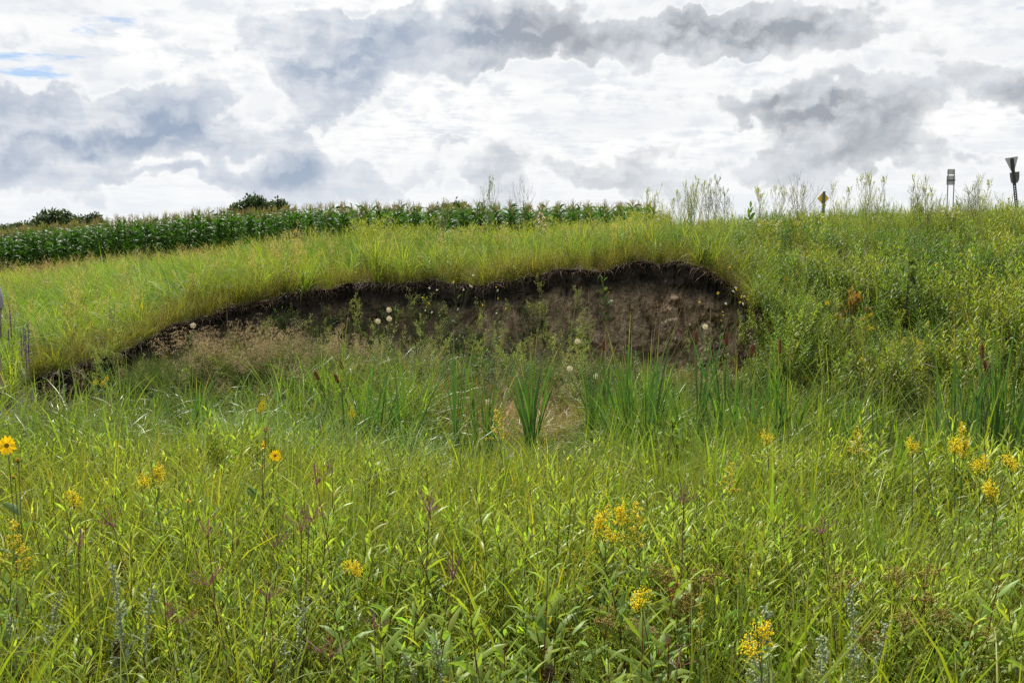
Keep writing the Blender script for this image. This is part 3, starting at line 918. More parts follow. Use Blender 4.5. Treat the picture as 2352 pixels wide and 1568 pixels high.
n = 1900; x, y, s = pts(n, 6.4, 10.4); b = (y < S_(s, toeY)) & ~((s > pxs(1900)) & (y > 6.2) & (y < 8.2) & (U(0, 1, n) < .7)); items.append(make('low', x[b], y[b], (.9, 1.5), tint=(.9, .95, .9)))
n = 300; x, y, s = pts(n, 9.0, 10.6, pxs(1000), pxs(1400)); b = (y < S_(s, toeY) + .2); items.append(make('tan', x[b], y[b], (.5, .8), tint=(1.1, .9, .75), leanv=.5))
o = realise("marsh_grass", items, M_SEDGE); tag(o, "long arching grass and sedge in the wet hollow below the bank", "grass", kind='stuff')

# --- weeds at the toe of the bank -------------------------------------------------------------------
items = []
n = 3600; x, y, s = pts(n, 8.0, 11.9, pxs(40), pxs(1900))
ty_ = S_(s, toeY); ry = S_(s, rimY)
fr = (y - ty_) / (ry - ty_)                                 # 0 at the toe, 1 at the rim
pxx = s * 2287 + 1176
dl = np.interp(pxx, [60, 150, 300, 600, 850, 1000, 1100, 1500, 1700, 1850], [.3, .25, .45, .8, .7, .5, .25, .15, .3, .9])
hl = np.interp(pxx, [60, 150, 300, 600, 850, 1000, 1100, 1500, 1700, 1850], [.9, .40, .50, .48, .42, .38, .22, .18, .32, 1.0])
b = (fr > -.35) & (fr < hl) & (U(0, 1, n) < dl)


def on_bank(xx, yy, s_, f_):
    z = gh(xx, yy)
    return z


pick = U(0, 1, n)
bb = b & (pick < .5); items.append(make('fine', x[bb], y[bb], (.5, .85), tint=(.72, .74, .8), zoff=-.01, patch=.8))
bb = b & (pick > .35) & (pick < .75); items.append(make('forb', x[bb], y[bb], (.45, .75), tint=(.62, .66, .7), zoff=-.01))
bb = b & (pick > .6) & (pxx < 1000); items.append(make('seedhead', x[bb], y[bb], (.5, .8), tint=(.8, .85, .7), zoff=0))
n2 = 120; x2, y2, s2 = pts(n2, 9.2, 11.4, pxs(300), pxs(860)); f2 = (y2 - S_(s2, toeY)) / (S_(s2, rimY) - S_(s2, toeY))
p2 = s2 * 2287 + 1176
b2 = (f2 > -.1) & (f2 < .5) & (U(0, 1, n2) < np.interp(p2, [320, 400, 540, 620, 860], [.08, .9, 1, .5, .35]))
items.append(make('brome', x2[b2], y2[b2], (.75, 1.05), lean=(.12, 0), zoff=.02))
n = 620; s = pxs(U(290, 780, n)); f = U(-.3, .42, n); y = S_(s, toeY) + f * (S_(s, rimY) - S_(s, toeY)); items.append(make('fine', s * y, y, (.5, .95), tint=(.62, .70, .8), patch=.8, tv=.2))
n = 520; s = pxs(U(900, 1780, n)); f = U(-.4, .50, n); y = S_(s, toeY) + f * (S_(s, rimY) - S_(s, toeY)); items.append(make('low', s * y, y, (.7, 1.3), tint=(.8, .78, .8), patch=.8)); items.append(make('tan', s[:200] * y[:200], y[:200], (.4, .8), leanv=.3))
o = realise("toe_grass", items, M_DRY); tag(o, "dry tan brome and weedy grass along the foot of the cut bank", "grass", kind='stuff')

items = []
X, K = [], 0
bw = []
for k in range(760):
    px = random.choice([random.uniform(180, 1900), random.uniform(600, 1350)])
    vv = random.betavariate(1.2, 1.7) * (.72 if px < 1350 else .45)
    if px > 1350 and random.random() < .6: continue
    p = bank_v(px, vv); bw.append(p)
bw = np.array([tuple(p) for p in bw]); nb_ = len(bw)
items.append(('bankweed', bw, U(.5, 1.05, nb_), U(.8, 1.2, nb_), U(0, 6.28, nb_), rng.normal(0, .15, nb_), rng.normal(-.25, .15, nb_), np.ones((nb_, 3)) * U(.7, 1.3, (nb_, 1))))
o = realise("bank_weeds", items, M_LEAF); tag(o, "small green weeds rooted on the slumped soil of the cut bank", "weeds", kind='stuff')

# --- turf above the rim ----------------------------------------------------------------------------
ig, ih = [], []
n = 9000; x, y, s = pts(n, 8.8, 24)
pxx = s * 2287 + 1176; ry = S_(s, rimY); ty_ = S_(s, toeY)
inb = S_(s, inS)
above = np.where(inb > .02, y > ry - .02, y > ty_ + .0)
near = np.clip(1 - (y - ry) / .7, 0, 1)
wl = np.clip((760 - pxx) / 400, 0, 1)                       # left: long drooping grass
wr = np.clip((pxx - 1500) / 250, 0, 1)                      # right: leafy herbs
far = np.clip(1.25 - (y - 12) / 16, .35, 1)
u = U(0, 1, n)
b = above & (u < wl * .75 * far); ig.append(make('droop', x[b], y[b], (.75, 1.15), lean=(-.1, -.05), leanv=.12, patch=.8, tint=(.84, 1.02, 1.0)))
u = U(0, 1, n)
b = above & (u < (1 - wl * .75) * (1 - wr * .75) * .80 * far) & (near < .8); ig.append(make('fine', x[b], y[b], (.75, 1.1), lean=(-.05, 0), tint=(.80, .97, 1.0), leanv=.16, patch=.9, tv=.2))
n = 5000; x, y, s = pts(n, 8.8, 22); pxx = s * 2287 + 1176; ry = S_(s, rimY); inb = S_(s, inS)
above = np.where(inb > .02, y > ry - .02, y > S_(s, toeY)); wr = np.clip((pxx - 1480) / 250, 0, 1); wl = np.clip((760 - pxx) / 400, 0, 1)
b = above & (U(0, 1, n) < .50 * (1 - wr) * (1 - .6 * wl)); ig.append(make('med', x[b], y[b], (.75, 1.05), tint=(1.1, 1.08, .95), patch=.9, pseed=61, tv=.2))
b = above & (U(0, 1, n) < .24 * (1 - wr)) & (y - ry > .3); ig.append(make('seedhead', x[b], y[b], (.75, 1.05), tint=(.9, .95, .7)))
b = above & (U(0, 1, n) < .26 * (1 - wr)) & (y - ry > .15) & (pxx > 250) & (vnoise(x, y, .9, 91) > .35); ih.append(make('forb', x[b], y[b], (.6, 1.0), tint=(.75, .88, 1.2), patch=.6))
b = above & (U(0, 1, n) < .95 * wr); ih.append(make('hill', x[b], y[b], (.45, 1.0), patch=1.0, pseed=17, tv=.2)); c_ = b & (vnoise(x, y, .75, 88) > .60) & (y < 15); ih.append(make('hill', x[c_] + .08, y[c_] + .05, (1.0, 1.45), patch=.8, pseed=27, tv=.2, tint=(1.2, 1.15, 1.1)))
b = above & (U(0, 1, n) < .16 * wr) & (vnoise(x, y, 1.3, 71) > .5); ih.append(make('yelhaze', x[b], y[b], (.7, 1.05)))
b = above & (U(0, 1, n) < .22 * wr); ig.append(make('fine', x[b], y[b], (.8, 1.1)))
b = above & (U(0, 1, n) < .34 * wr) & (y < 12.5); ig.append(make('sedge', x[b], y[b], (.5, .75), tint=(1.2, 1.15, .9), leanv=.2))
b = above & (U(0, 1, n) < .25 + .3 * wr); ig.append(make('low', x[b], y[b], (.9, 1.4), tint=(1.1, 1.0, .9)))
# straw coloured fringe right on the rim
n = 1000; s = U(pxs(70), pxs(1850), n); ry = S_(s, rimY); y = ry + rng.exponential(.3, n) - .02; x = s * y
ig.append(make('rimgrass', x, y, (.45, .95), lean=(0, .0), leanv=.22, zoff=-.02))
# slope beyond, in front of the maize
n = 5200; x, y, s = pts(n, 22, 47, -.80, .35); pxx = s * 2287 + 1176
b = U(0, 1, n) < np.clip(1.15 - (y - 22) / 60, 0, 1); u = U(0, 1, n)
bb = b & (u < .55); ig.append(make('fine', x[bb], y[bb], (1.0, 1.4), zs=(.6, .8), tint=(1.15, 1.1, .9), lean=(-.2, 0)))
bb = b & (u > .55) & (u < .85) & (y < 40); ig.append(make('droop', x[bb], y[bb], (.9, 1.2), zs=(.7, .9), lean=(-.2, 0)))
bb = b & (u > .70) & (y > 30); ig.append(make('seedhead', x[bb], y[bb], (1.1, 1.6), zs=(.7, 1), tint=(.85, .8, .75)))
n = 900; s = U(-.8, .25, n); ye = np.interp(s * 2287 + 1176, [-900, 0, 400, 700, 1100, 1500, 2400], [48, 45.2, 43.2, 41.2, 43.2, 45.2, 46]) - U(.2, 2.2, n)
ig.append(make('seedhead', s * ye, ye, (1.0, 1.6), zs=(.8, 1.1), tint=(.75, .68, .62), tv=.2))
n = 1500; x, y, s = pts(n, 22, 40, .10, .80); ih.append(make('hill', x, y, (.9, 1.3)))
n = 170; s = pxs(rng.normal(1795, 42, n)); y = U(9.7, 11.4, n); ih.append(make('hill', s * y, y, (.6, .95), patch=.6, tv=.2))
n = 420; s = pxs(U(800, 1540, n)); y = U(16.8, 21, n); ih.append(make('yelhaze', s * y, y, (.8, 1.25), tint=(.85, .95, .9)))
n = 200; s = pxs(U(900, 1540, n)); y = U(16.8, 20, n); ih.append(make('forb', s * y, y, (.8, 1.15)))
o = realise("slope_grass", ig, M_GRASS); tag(o, "fine yellow green grass covering the slope above the cut bank", "grass", kind='stuff')
o = realise("slope_herbs", ih, M_LEAF); tag(o, "bushy green herbs and yellow sprays covering the right hillside", "herbs", kind='stuff')

# hanging roots and turf threads along the lip
g = Geo(); n = 3400
s = U(pxs(95), pxs(1850), n); j = np.clip(np.searchsorted(bm_s, s), 0, 899)
tp = Vb[NV - 1, j] + np.stack([rng.normal(0, .01, n), -U(.0, .05, n), rng.normal(-.01, .03, n)], -1)
ribbons(g, tp, rng.normal(-1.57, .9, n), U(1.0, 2.0, n), U(.6, 1.9, n), rng.exponential(.07, n).clip(.02, .32), .0028, jcol((.15, .10, .06), n, .35, .08), 4, 'grass', 0)
o = link(g.mesh("hanging_roots", M_DRY), "hanging_roots"); tag(o, "fringe of dry brown roots hanging over the lip of the cut bank", "roots", kind='stuff')

# ================================================================== countable things


def thing(kind_name, label, cat, loc, parts, mat, rz=0.0, sc=1.0, group=None, tilt=(0, 0), szz=None):
    """parts: {part name: (mesh, [(sub name, mesh)])}; first key is the root mesh when named '' """
    e = bpy.data.objects.new(kind_name, parts.get('')); COL.objects.link(e)
    e.location = loc; e.rotation_euler = (tilt[0], tilt[1], rz)
    e.scale = (sc, sc, szz if szz else sc)
    tag(e, label, cat, group)
    for pn, me in parts.items():
        if pn == '': continue
        pn = pn.split('#')[0]
        c = bpy.data.objects.new(pn, me); COL.objects.link(c); c.parent = e
    return e


def meshes(d, mats):
    return {k: g.mesh(k.split('#')[0] or 'body', mats.get(k.split('#')[0], mats.get('*'))) for k, g in d.items() if g.n}


# ---------------------------------------------------------------- maize
def maize():
    g = Geo(); gt = Geo()
    H = U(1.95, 2.2)
    c, d = tubes(g, [[0, 0, 0]], U(0, 6.28), .03, .03, H, .013, .007, (.07, .12, .03), 6, 5)
    n = 15
    f = np.linspace(.08, .97, n)[None]; p = along(c, f)[0]
    ph0 = U(0, 6.28)
    ph = ph0 + np.arange(n) * math.pi + rng.normal(0, .35, n)
    L = .80 * np.sin(np.pi * (.2 + .66 * f[0])) ** .7 * U(.85, 1.1, n)
    ribbons(g, p, ph, U(.25, .5, n), U(1.2, 2.3, n), L, .10 * U(.8, 1.1, n), jcol((.055, .125, .018), n, .22, .10), 7, 'leaf', .35, rng.normal(0, .5, n), power=1.2)
    top = c[0, -1]
    c2, _ = tubes(gt, [top], 0., 0., 0., .40, .006, .0025, (.32, .27, .12), 3)
    k = 9
    b = top + np.stack([np.zeros(k), np.zeros(k), U(.02, .16, k)], -1)
    ribbons(gt, b, U(0, 6.28, k), U(.12, .55, k), U(-.2, .5, k), U(.18, .32, k), .011, jcol((.25, .20, .09), k, .18, .08), 3, 'flat', 0)
    return {'': g, 'tassel': gt}


MZ = [meshes(maize(), {'*': M_CORN, 'tassel': M_DRY}) for _ in range(8)]
EDGE_PX = [-900, 0, 400, 700, 1100, 1500, 2400]; EDGE_Y = [48, 46, 44, 42, 44, 46, 46.5]
ROWX = np.arange(-62, 30) * .72
LIBA['maize'] = [(lambda V, Q, T, C: (V, Q, T, C))(*(lambda a, b: (np.concatenate([a[0], b[0]]), np.concatenate([a[1], b[1] + len(a[0])]), np.zeros((0, 3), np.int32), np.concatenate([a[3], b[3]])))(m_[''].arrays(), m_['tassel'].arrays())) for m_ in [maize() for _ in range(5)]]
front, rest = [], []
for X in ROWX:
    # where this row meets the field edge
    ye = 44.0
    for _ in range(6): ye = float(np.interp(X / ye * 2287 + 1176, EDGE_PX, EDGE_Y))
    ye += random.uniform(-.15, .15)
    if X > 6.6: continue
    inv = -26.5 < X < 8
    nf = 6 if inv else 0
    k = 0
    y_ = ye
    while y_ < 74:
        y_ += random.uniform(.15, .21) * (1 if k < 12 else 2.2)
        (front if k < nf else rest).append((X + random.gauss(0, .04), y_))
        k += 1
front.sort(key=lambda p: p[1] - 44)
front = front[:298]
for k, (x_, y_) in enumerate(front):
    thing("maize_plant", "tall green maize plant with a tan tassel at the front edge of the field", "maize plant", (x_, y_, g1(x_, y_) - .02), MZ[k % 8], None, random.uniform(0, 6.28), random.uniform(.86, 1.08), "maize plants along the front edge of the field", (random.gauss(0, .03), random.gauss(0, .03)))
rest = np.array(rest); rest = rest[np.abs(rest[:, 0] / rest[:, 1]) < .95]
n = len(rest)
it = ('maize', np.stack([rest[:, 0], rest[:, 1], gh(rest[:, 0], rest[:, 1])], -1), U(.93, 1.08, n), np.ones(n), U(0, 6.28, n), rng.normal(0, .03, n), rng.normal(0, .03, n), np.ones((n, 3)) * U(.85, 1.15, (n, 1)))
o = realise("maize_stand", [it], M_CORN); tag(o, "dense stand of maize stretching back behind the front plants", "maize", kind='stuff')

# ---------------------------------------------------------------- far trees


def tree(px, pytop, Y, w, label, seed, lobes):
    r_ = np.random.default_rng(seed)
    top = at(px, pytop, Y)
    zb = g1(top.x, Y)
    H = top.z - zb
    e = bpy.data.objects.new("broadleaf_tree", None); COL.objects.link(e); e.location = (top.x, Y, zb)
    tag(e, label, "tree", "trees beyond the maize field")
    gt = Geo()
    tubes(gt, [[0, 0, 0]], 0., 0.02, .05, H * .7, H * .035, H * .012, (.09, .07, .05), 6, 7)
    nb = 9
    tubes(gt, np.stack([np.zeros(nb), np.zeros(nb), U(.2, .55, nb) * H], -1), U(0, 6.28, nb), U(.5, 1.1, nb), U(-.4, .1, nb), H * .42, H * .014, H * .004, (.09, .07, .05), 5, 5)
    m = gt.mesh("trunk", M_BARK); c = bpy.data.objects.new("trunk", m); COL.objects.link(c); c.parent = e
    gc = Geo()
    P_ = []
    for (lx, lz, lr) in lobes:
        nn = int(900 * lr / .3)
        u = r_.normal(0, 1, (nn, 3)); u /= np.linalg.norm(u, axis=1)[:, None]
        rr = r_.uniform(.55, 1.0, (nn, 1)) ** .5
        k_ = 1 + .30 * np.sin(u[:, :1] * 9 + seed + lx * 5) * np.cos(u[:, 2:] * 8 + lx * 9)
        P_.append(np.array([lx * w, r_.uniform(-.2, .2) * w, lz * H]) + u * rr * k_ * np.array([lr * w, lr * w, lr * H * .8]))
    P_ = np.concatenate(P_); n = len(P_)
    for rep in range(3):
        q = P_ + r_.normal(0, .22, P_.shape)
        ribbons(gc, q, U(0, 6.28, n), U(.3, 2.4, n), U(-.5, .8, n), U(.35, .75, n), U(.25, .42, n), jcol((.050, .085, .028), n, .28, .1), 2, 'oval', .3)
    m = gc.mesh("crown", M_TREE); c = bpy.data.objects.new("crown", m); COL.objects.link(c); c.parent = e
    return e


L1 = [(-.33, .72, .30), (.0, .82, .34), (.30, .70, .30), (-.1, .62, .38), (.2, .55, .36), (-.42, .5, .24), (.45, .5, .22)]
L2 = [(-.2, .75, .3), (.2, .8, .3), (0, .6, .4), (.4, .6, .25), (-.4, .55, .25)]
tree(133, 494, 170, 8.0, "tall dark rounded tree, highest of the trees behind the far left maize", 1, L1)
tree(75, 516, 175, 7.0, "low dark tree at the far left end of the trees behind the maize", 2, L2)
tree(28, 520, 180, 6.0, "lowest faint tree at the very left edge behind the maize", 7, L2)
tree(205, 501, 172, 5.0, "small dark tree just right of the highest rounded tree", 3, L2)
tree(585, 465, 150, 5.5, "dark tree top showing above the middle of the maize", 4, L1)
tree(630, 468, 150, 3.4, "narrow tree top beside the dark tree above the middle of the maize", 5, L2)
tree(1040, 474, 160, 5.0, "faint low tree top at the right end of the maize by the bare weed", 6, L2)

# ---------------------------------------------------------------- flower and weed prototypes
MT = {'*': M_LEAF, 'stem': M_DRY, 'flower_head': M_PETAL, 'pods': M_LEAF, 'petals': M_PETAL, 'disc': M_DRY, 'bud': M_PETAL, 'seed_head': M_PETAL, 'leaves': M_LEAF, 'spike': M_DRY, 'seed_spike': M_DRY, 'branches': M_DRY}
YEL = (.92, .76, .03)


def goldenrod(kind, h=.75):
    g = leafy(h, 1, 34, .075, .013, 1.0, (.115, .19, .04), r=0, spread=.08, fold=.3)
    t = g.tops[0]; f = Geo()
    if kind == 'plume': panicle(f, t + [0, 0, .06], .14, .065, 15, 15, (.78, .66, .06))
    elif kind == 'slim': panicle(f, t + [0, 0, .05], .15, .03, 14, 10, (.55, .50, .05), r=.0025)
    elif kind == 'bud': panicle(f, t + [0, 0, .04], .12, .035, 12, 9, (.38, .44, .08), r=.0024)
    elif kind == 'flat': panicle(f, t + [0, 0, .02], .04, .052, 13, 16, YEL, True, .0024)
    elif kind == 'wide':
        for k in range(3):
            q = t + [U(-.045, .045), U(-.03, .03), U(-.035, .02)]; panicle(f, q, .05, .030, 8, 16, YEL, k % 2 == 0, .0024)
    return {'stem_and_leaves': g, 'flower_head': f}


PLAIN = {}


def mk(fn, n=2): return [meshes(fn(), MT) for _ in range(n)]


GR = {k: mk(lambda k=k: goldenrod(k), 3) for k in ('plume', 'slim', 'bud', 'flat', 'wide')}
GR_H = .80


TOPS = {}


def put(kind_name, protos, h, px, py, Y, label, cat, group=None, rz=None, tilt=(0, 0), width=None):
    """stand a plant of natural height h so that its top reaches the given spot"""
    p = at(px, py, Y); zb = g1(p.x, Y)
    inb_ = False
    s_ = p.x / Y
    if S_(s_, inS) > .3 and S_(s_, toeY) < Y < S_(s_, rimY) - .05:
        f_ = (Y - S_(s_, toeY)) / (S_(s_, rimY) - S_(s_, toeY))
        zb = bank_point(px, float(np.interp(f_, kyf, kzf))).z - .02
    H = max(p.z - zb, .12)
    if callable(protos): protos, h, width = [meshes(protos(H), MT)], H, 1.0
    pr = protos[random.randrange(len(protos))]
    key = id(pr)
    if key not in TOPS:
        me = max((m for q, m in pr.items() if q.split('#')[0] in ('flower_head', 'seed_head', 'seed_spike', 'pods')), key=lambda m: len(m.vertices), default=list(pr.values())[0])
        co = np.empty(len(me.vertices) * 3); me.vertices.foreach_get('co', co); co = co.reshape(-1, 3)
        zt = np.percentile(co[:, 2], 98); up_ = co[co[:, 2] > zt - .12 * zt]
        TOPS[key] = (zt, up_[:, 0].mean(), up_[:, 1].mean(), pr)
    h, ox, oy, _ = TOPS[key]
    k = H / h
    w = width if width else min(max(k, .8), 1.25) if k > .5 else max(k, .4)
    if Y < 9.2 and width and kind_name not in ('cattail', 'grass_stalk'): w = w * min(max(k, .8), 1.2)
    rz_ = random.uniform(0, 6.28) if rz is None else rz
    if tilt == (0, 0): p = p - Vector((w * (ox * math.cos(rz_) - oy * math.sin(rz_)), w * (ox * math.sin(rz_) + oy * math.cos(rz_)), 0))
    e = thing(kind_name, label, cat, (p.x, p.y, zb - .01), pr, None, rz_, w, group, tilt, k)
    return e


def yfor(py, ztop): return (EYE - ztop - .09) / -px2ray(1176, py)[1]


G_GR = "goldenrods flowering in the near meadow"
for (px, py, kind, zt, lab) in [
    (1143, 938, 'plume', .72, "bright yellow goldenrod plume rising before the brown pool of straw below the bank"),
    (812, 1278, 'flat', .66, "flat topped yellow goldenrod alone in the left middle of the meadow"),
    (1412, 1150, 'wide', .70, "deep yellow goldenrod cluster, the broadest in the near meadow"),
    (1388, 1180, 'wide', .68, "deep yellow goldenrod just left of the broadest cluster"),
    (1462, 1148, 'plume', .72, "paler yellow goldenrod plume just right of the broadest cluster"),
    (1370, 1180, 'slim', .66, "slim greenish goldenrod spike left of the deep yellow cluster"),
    (1348, 1262, 'slim', .62, "small greenish yellow goldenrod below the broad cluster"),
    (1318, 1258, 'slim', .62, "left twin of the small greenish goldenrods below the broad cluster"),
    (1470, 1345, 'flat', .66, "compact yellow goldenrod head above broad pale green leaves"),
    (1744, 1425, 'wide', .64, "bright orange yellow goldenrod beside silver sage at the bottom"),
    (1212, 1110, 'slim', .66, "slim goldenrod spike in the middle of the meadow"),
    (1022, 1545, 'slim', .55, "yellow goldenrod tip cut by the bottom of the picture"),
    (30, 1190, 'plume', .72, "large loose goldenrod plume at the left edge of the meadow"),
    (52, 1235, 'plume', .66, "drooping lower plume beside the large left edge goldenrod"),
    (168, 1122, 'flat', .70, "orange yellow goldenrod right of the big left sunflower"),
    (352, 1066, 'wide', .70, "orange goldenrod cluster between the two groups of sunflowers"),
    (928, 1160, 'bud', .68, "green budded goldenrod spike left of the meadow middle"),
    (1610, 1380, 'slim', .60, "slim yellow goldenrod left of the bright one at the bottom"),
    (1720, 1440, 'bud', .56, "budded goldenrod in front of the bright orange yellow one"),
    (1698, 1236, 'slim', .66, "yellow spike of goldenrod bending in the right middle meadow"),
    (1737, 1262, 'slim', .62, "smaller yellow spike right of the bending goldenrod"),
    (1676, 1058, 'plume', .72, "pale greenish goldenrod plume in the upper right meadow"),
    (1632, 1040, 'slim', .72, "small orange yellow goldenrod left of the pale plume"),
    (1762, 984, 'flat', .70, "small yellow goldenrod under the right cattails"),
    (1692, 1000, 'bud', .72, "greenish goldenrod spike left of the small one under the cattails"),
    (1918, 1012, 'slim', .74, "two pronged yellow goldenrod at the edge of the dark hollow"),
    (1970, 975, 'plume', .76, "yellow goldenrod standing against the dark hollow"),
    (2098, 1002, 'flat', .74, "low yellow goldenrod beside the fallen red brown cattail"),
    (2214, 970, 'wide', .80, "widest flat yellow goldenrod, before the dark hollow at right"),
    (2194, 1004, 'flat', .74, "yellow goldenrod right under the widest flat one"),
    (2252, 1040, 'flat', .76, "bright goldenrod below and right of the widest flat one"),
    (2322, 1040, 'flat', .76, "small goldenrod near the right edge of the meadow"),
    (2278, 1100, 'flat', .70, "leaning goldenrod near the right edge below the bright one"),
    (2110, 945, 'bud', .86, "tall green budded goldenrod against the dark hollow"),
    (285, 1272, 'slim', .62, "small yellow goldenrod low in the left meadow"),
    (1960, 1505, 'bud', .5, "green budded goldenrod at the bottom right"),
    (1872, 1510, 'bud', .5, "green budded goldenrod left of another at the bottom right"),
    (2180, 1380, 'bud', .6, "pale budded goldenrod in the lower right meadow"),
]:
    put("goldenrod", GR[kind], GR_H, px, py, yfor(py, zt), lab, "goldenrod", G_GR, width=.85 if kind != 'slim' else .75)

# small yellow heads on the hillside and slope
TANSY = mk(lambda: goldenrod('flat', .5), 3)
G_T = "small yellow flower clusters scattered over the slopes"
hs = [(1424, 518, 17), (1438, 532, 17), (1452, 516, 17), (1466, 524, 17), (1478, 516, 17.3), (1446, 545, 16), (1427, 543, 16), (1468, 510, 17.5), (1452, 594, 13.1), (1436, 553, 15.5)]
for k, (px, py, Y) in enumerate(hs):
    put("goldenrod", TANSY, .55, px, py, Y, "yellow flower head in the tight cluster above the cut bank" if k < 8 else ("single yellow flower right on the rim of the cut bank" if k == 8 else "single yellow flower just under the tight cluster above the bank"), "goldenrod", G_T, width=1.25)
hr = [(2202, 490, 15.5), (2022, 552, 14), (2028, 605, 12.6), (2220, 572, 13.4), (2232, 566, 13.4), (2206, 578, 13.3), (2152, 600, 12.6), (1810, 636, 12.3), (1804, 632, 12.3), (2036, 645, 12), (2230, 600, 12.8), (1980, 640, 12), (2000, 716, 11.2), (1792, 660, 11.9), (2092, 655, 11.7), (2260, 610, 12.4),
      (2340, 655, 11.6), (2348, 690, 11.2), (2190, 700, 11), (2130, 735, 10.8), (2000, 745, 10.6), (1846, 700, 11.2), (1900, 688, 11.2), (2230, 828, 10.0), (2240, 815, 10.1), (2110, 780, 10.2), (1980, 818, 10.0), (2344, 770, 10.4), (2320, 600, 12.8), (2310, 542, 14.2), (1938, 530, 14.6), (1880, 600, 12.8), (1700, 560, 14.2), (2060, 880, 9.6), (2178, 945, 9.0), (1850, 858, 9.7)]
for (px, py, Y) in hr:
    put("goldenrod", TANSY, .55, px, py, Y, "small flat yellow flower cluster among the green herbs of the right hillside", "goldenrod", "small yellow flower clusters on the right hillside", width=.9)
for k, (px, py, Y) in enumerate([(200, 748, 10.9), (212, 742, 11), (225, 755, 10.8), (250, 752, 10.8), (170, 758, 10.8), (155, 762, 10.7), (105, 765, 10.6), (190, 775, 10.5), (85, 842, 9.8), (245, 858, 9.3), (236, 868, 9.2), (75, 930, 8.6), (100, 935, 8.5), (218, 868, 9.2), (605, 908, 7.6), (598, 918, 7.5), (808, 928, 7.3)]):
    put("goldenrod", TANSY, .55, px, py, Y, "tiny yellow flower in the long grass around the left end of the cut bank" if k < 14 else "tiny yellow flower among the arching sedge left of the cattails", "goldenrod", "tiny yellow flowers at the left end of the bank" if k < 14 else "tiny yellow flowers in the sedge", width=.62)

# ---------------------------------------------------------------- sunflowers
def sunflower(Hs, heads, leaves=True):
    """heads: list of (dx, z, r, kind, facing)"""
    g = Geo(); gp = Geo(); gd = Geo(); gb = Geo()
    for k, (dx, dy, z, r, kind, fc) in enumerate(heads):
        L = math.hypot(dx, z)
        ph = 0.0 if dx >= 0 else math.pi
        a = math.atan2(abs(dx), z)
        tubes(g, [[0, 0, 0]] if k == 0 else [[0, .004 * k, 0]], ph, a * .8, a * .32, L, .003, .002, (.16, .19, .06), 8, 4)
        tip = np.array([dx, 0, z])
        if kind == 'open': daisy(gp, gd, tip, fc, r)
        elif kind == 'half': daisy(gp, gd, tip, fc, r, 14, True)
        elif kind == 'bud':
            blobs(gb, tip + rng.normal(0, r * .3, (40, 3)), r * .22, (.62, .38, .02)); blobs(g, tip + rng.normal(0, r * .25, (30, 3)) - [0, 0, r * .5], r * .2, (.10, .14, .03))
        elif kind == 'dry':
            n = 24; ribbons(gd, np.tile(tip, (n, 1)), U(0, 6.28, n), U(.9, 1.7, n), U(.4, 2.2, n), r * U(.6, 1, n), r * .25, jcol((.42, .22, .05), n, .2), 3, 'oval', .4)
            blobs(gd, tip + rng.normal(0, r * .25, (40, 3)), r * .12, (.25, .12, .04))
    gl = Geo(); n = 12
    if leaves:
        z = np.linspace(.08, heads[0][2] * .7, n)
        ribbons(gl, np.stack([np.zeros(n), np.zeros(n), z], -1), np.arange(n) * math.pi + U(-.5, .5, n), U(.5, .9, n), U(.6, 1.3, n), U(.12, .18, n) * (1.1 - z / z.max() * .5), .03, jcol((.12, .19, .04), n, .15), 5, 'leaf', .35)
    d = {'stem': g, 'petals': gp, 'disc': gd, 'leaves': gl, 'bud': gb}
    return meshes({k: v for k, v in d.items() if v.n}, MT)


def sun_thing(px, py, Y, heads, label):
    p = at(px, py, Y); zb = g1(p.x, Y); H = p.z - zb
    hs_ = [(dx, dy, H + dz, r, k, f) for dx, dy, dz, r, k, f in heads]
    return thing("sunflower", label, "sunflower", (p.x - hs_[0][0], Y, zb), sunflower(H, hs_), None, 0, 1, "wild sunflowers in the near meadow")


sun_thing(15, 1023, 3.7, [(-.04, 0, 0, .036, 'open', (.15, -1, .25)), (.0, 0, -.055, .012, 'bud', (0, -1, 0)), (-.02, 0, -.12, .009, 'bud', (0, 0, 1))], "large open yellow sunflower with two buds at the far left edge")
sun_thing(632, 1046, 4.5, [(.06, 0, 0, .027, 'open', (.25, -1, .35)), (.0, 0, -.05, .011, 'bud', (0, 0, 1))], "small open yellow sunflower, lowest bloom of the middle left trio")
sun_thing(605, 1024, 4.5, [(.03, 0, 0, .028, 'half', (-.5, -.5, .6))], "half open ragged sunflower above the small open one")
sun_thing(611, 986, 4.6, [(.04, 0, 0, .020, 'dry', (0, 0, 1))], "withered orange brown sunflower head, topmost of the trio")
sun_thing(432, 1150, 3.9, [(.02, 0, 0, .013, 'half', (.2, -1, .6))], "tiny yellow sunflower bloom alone in the left meadow")

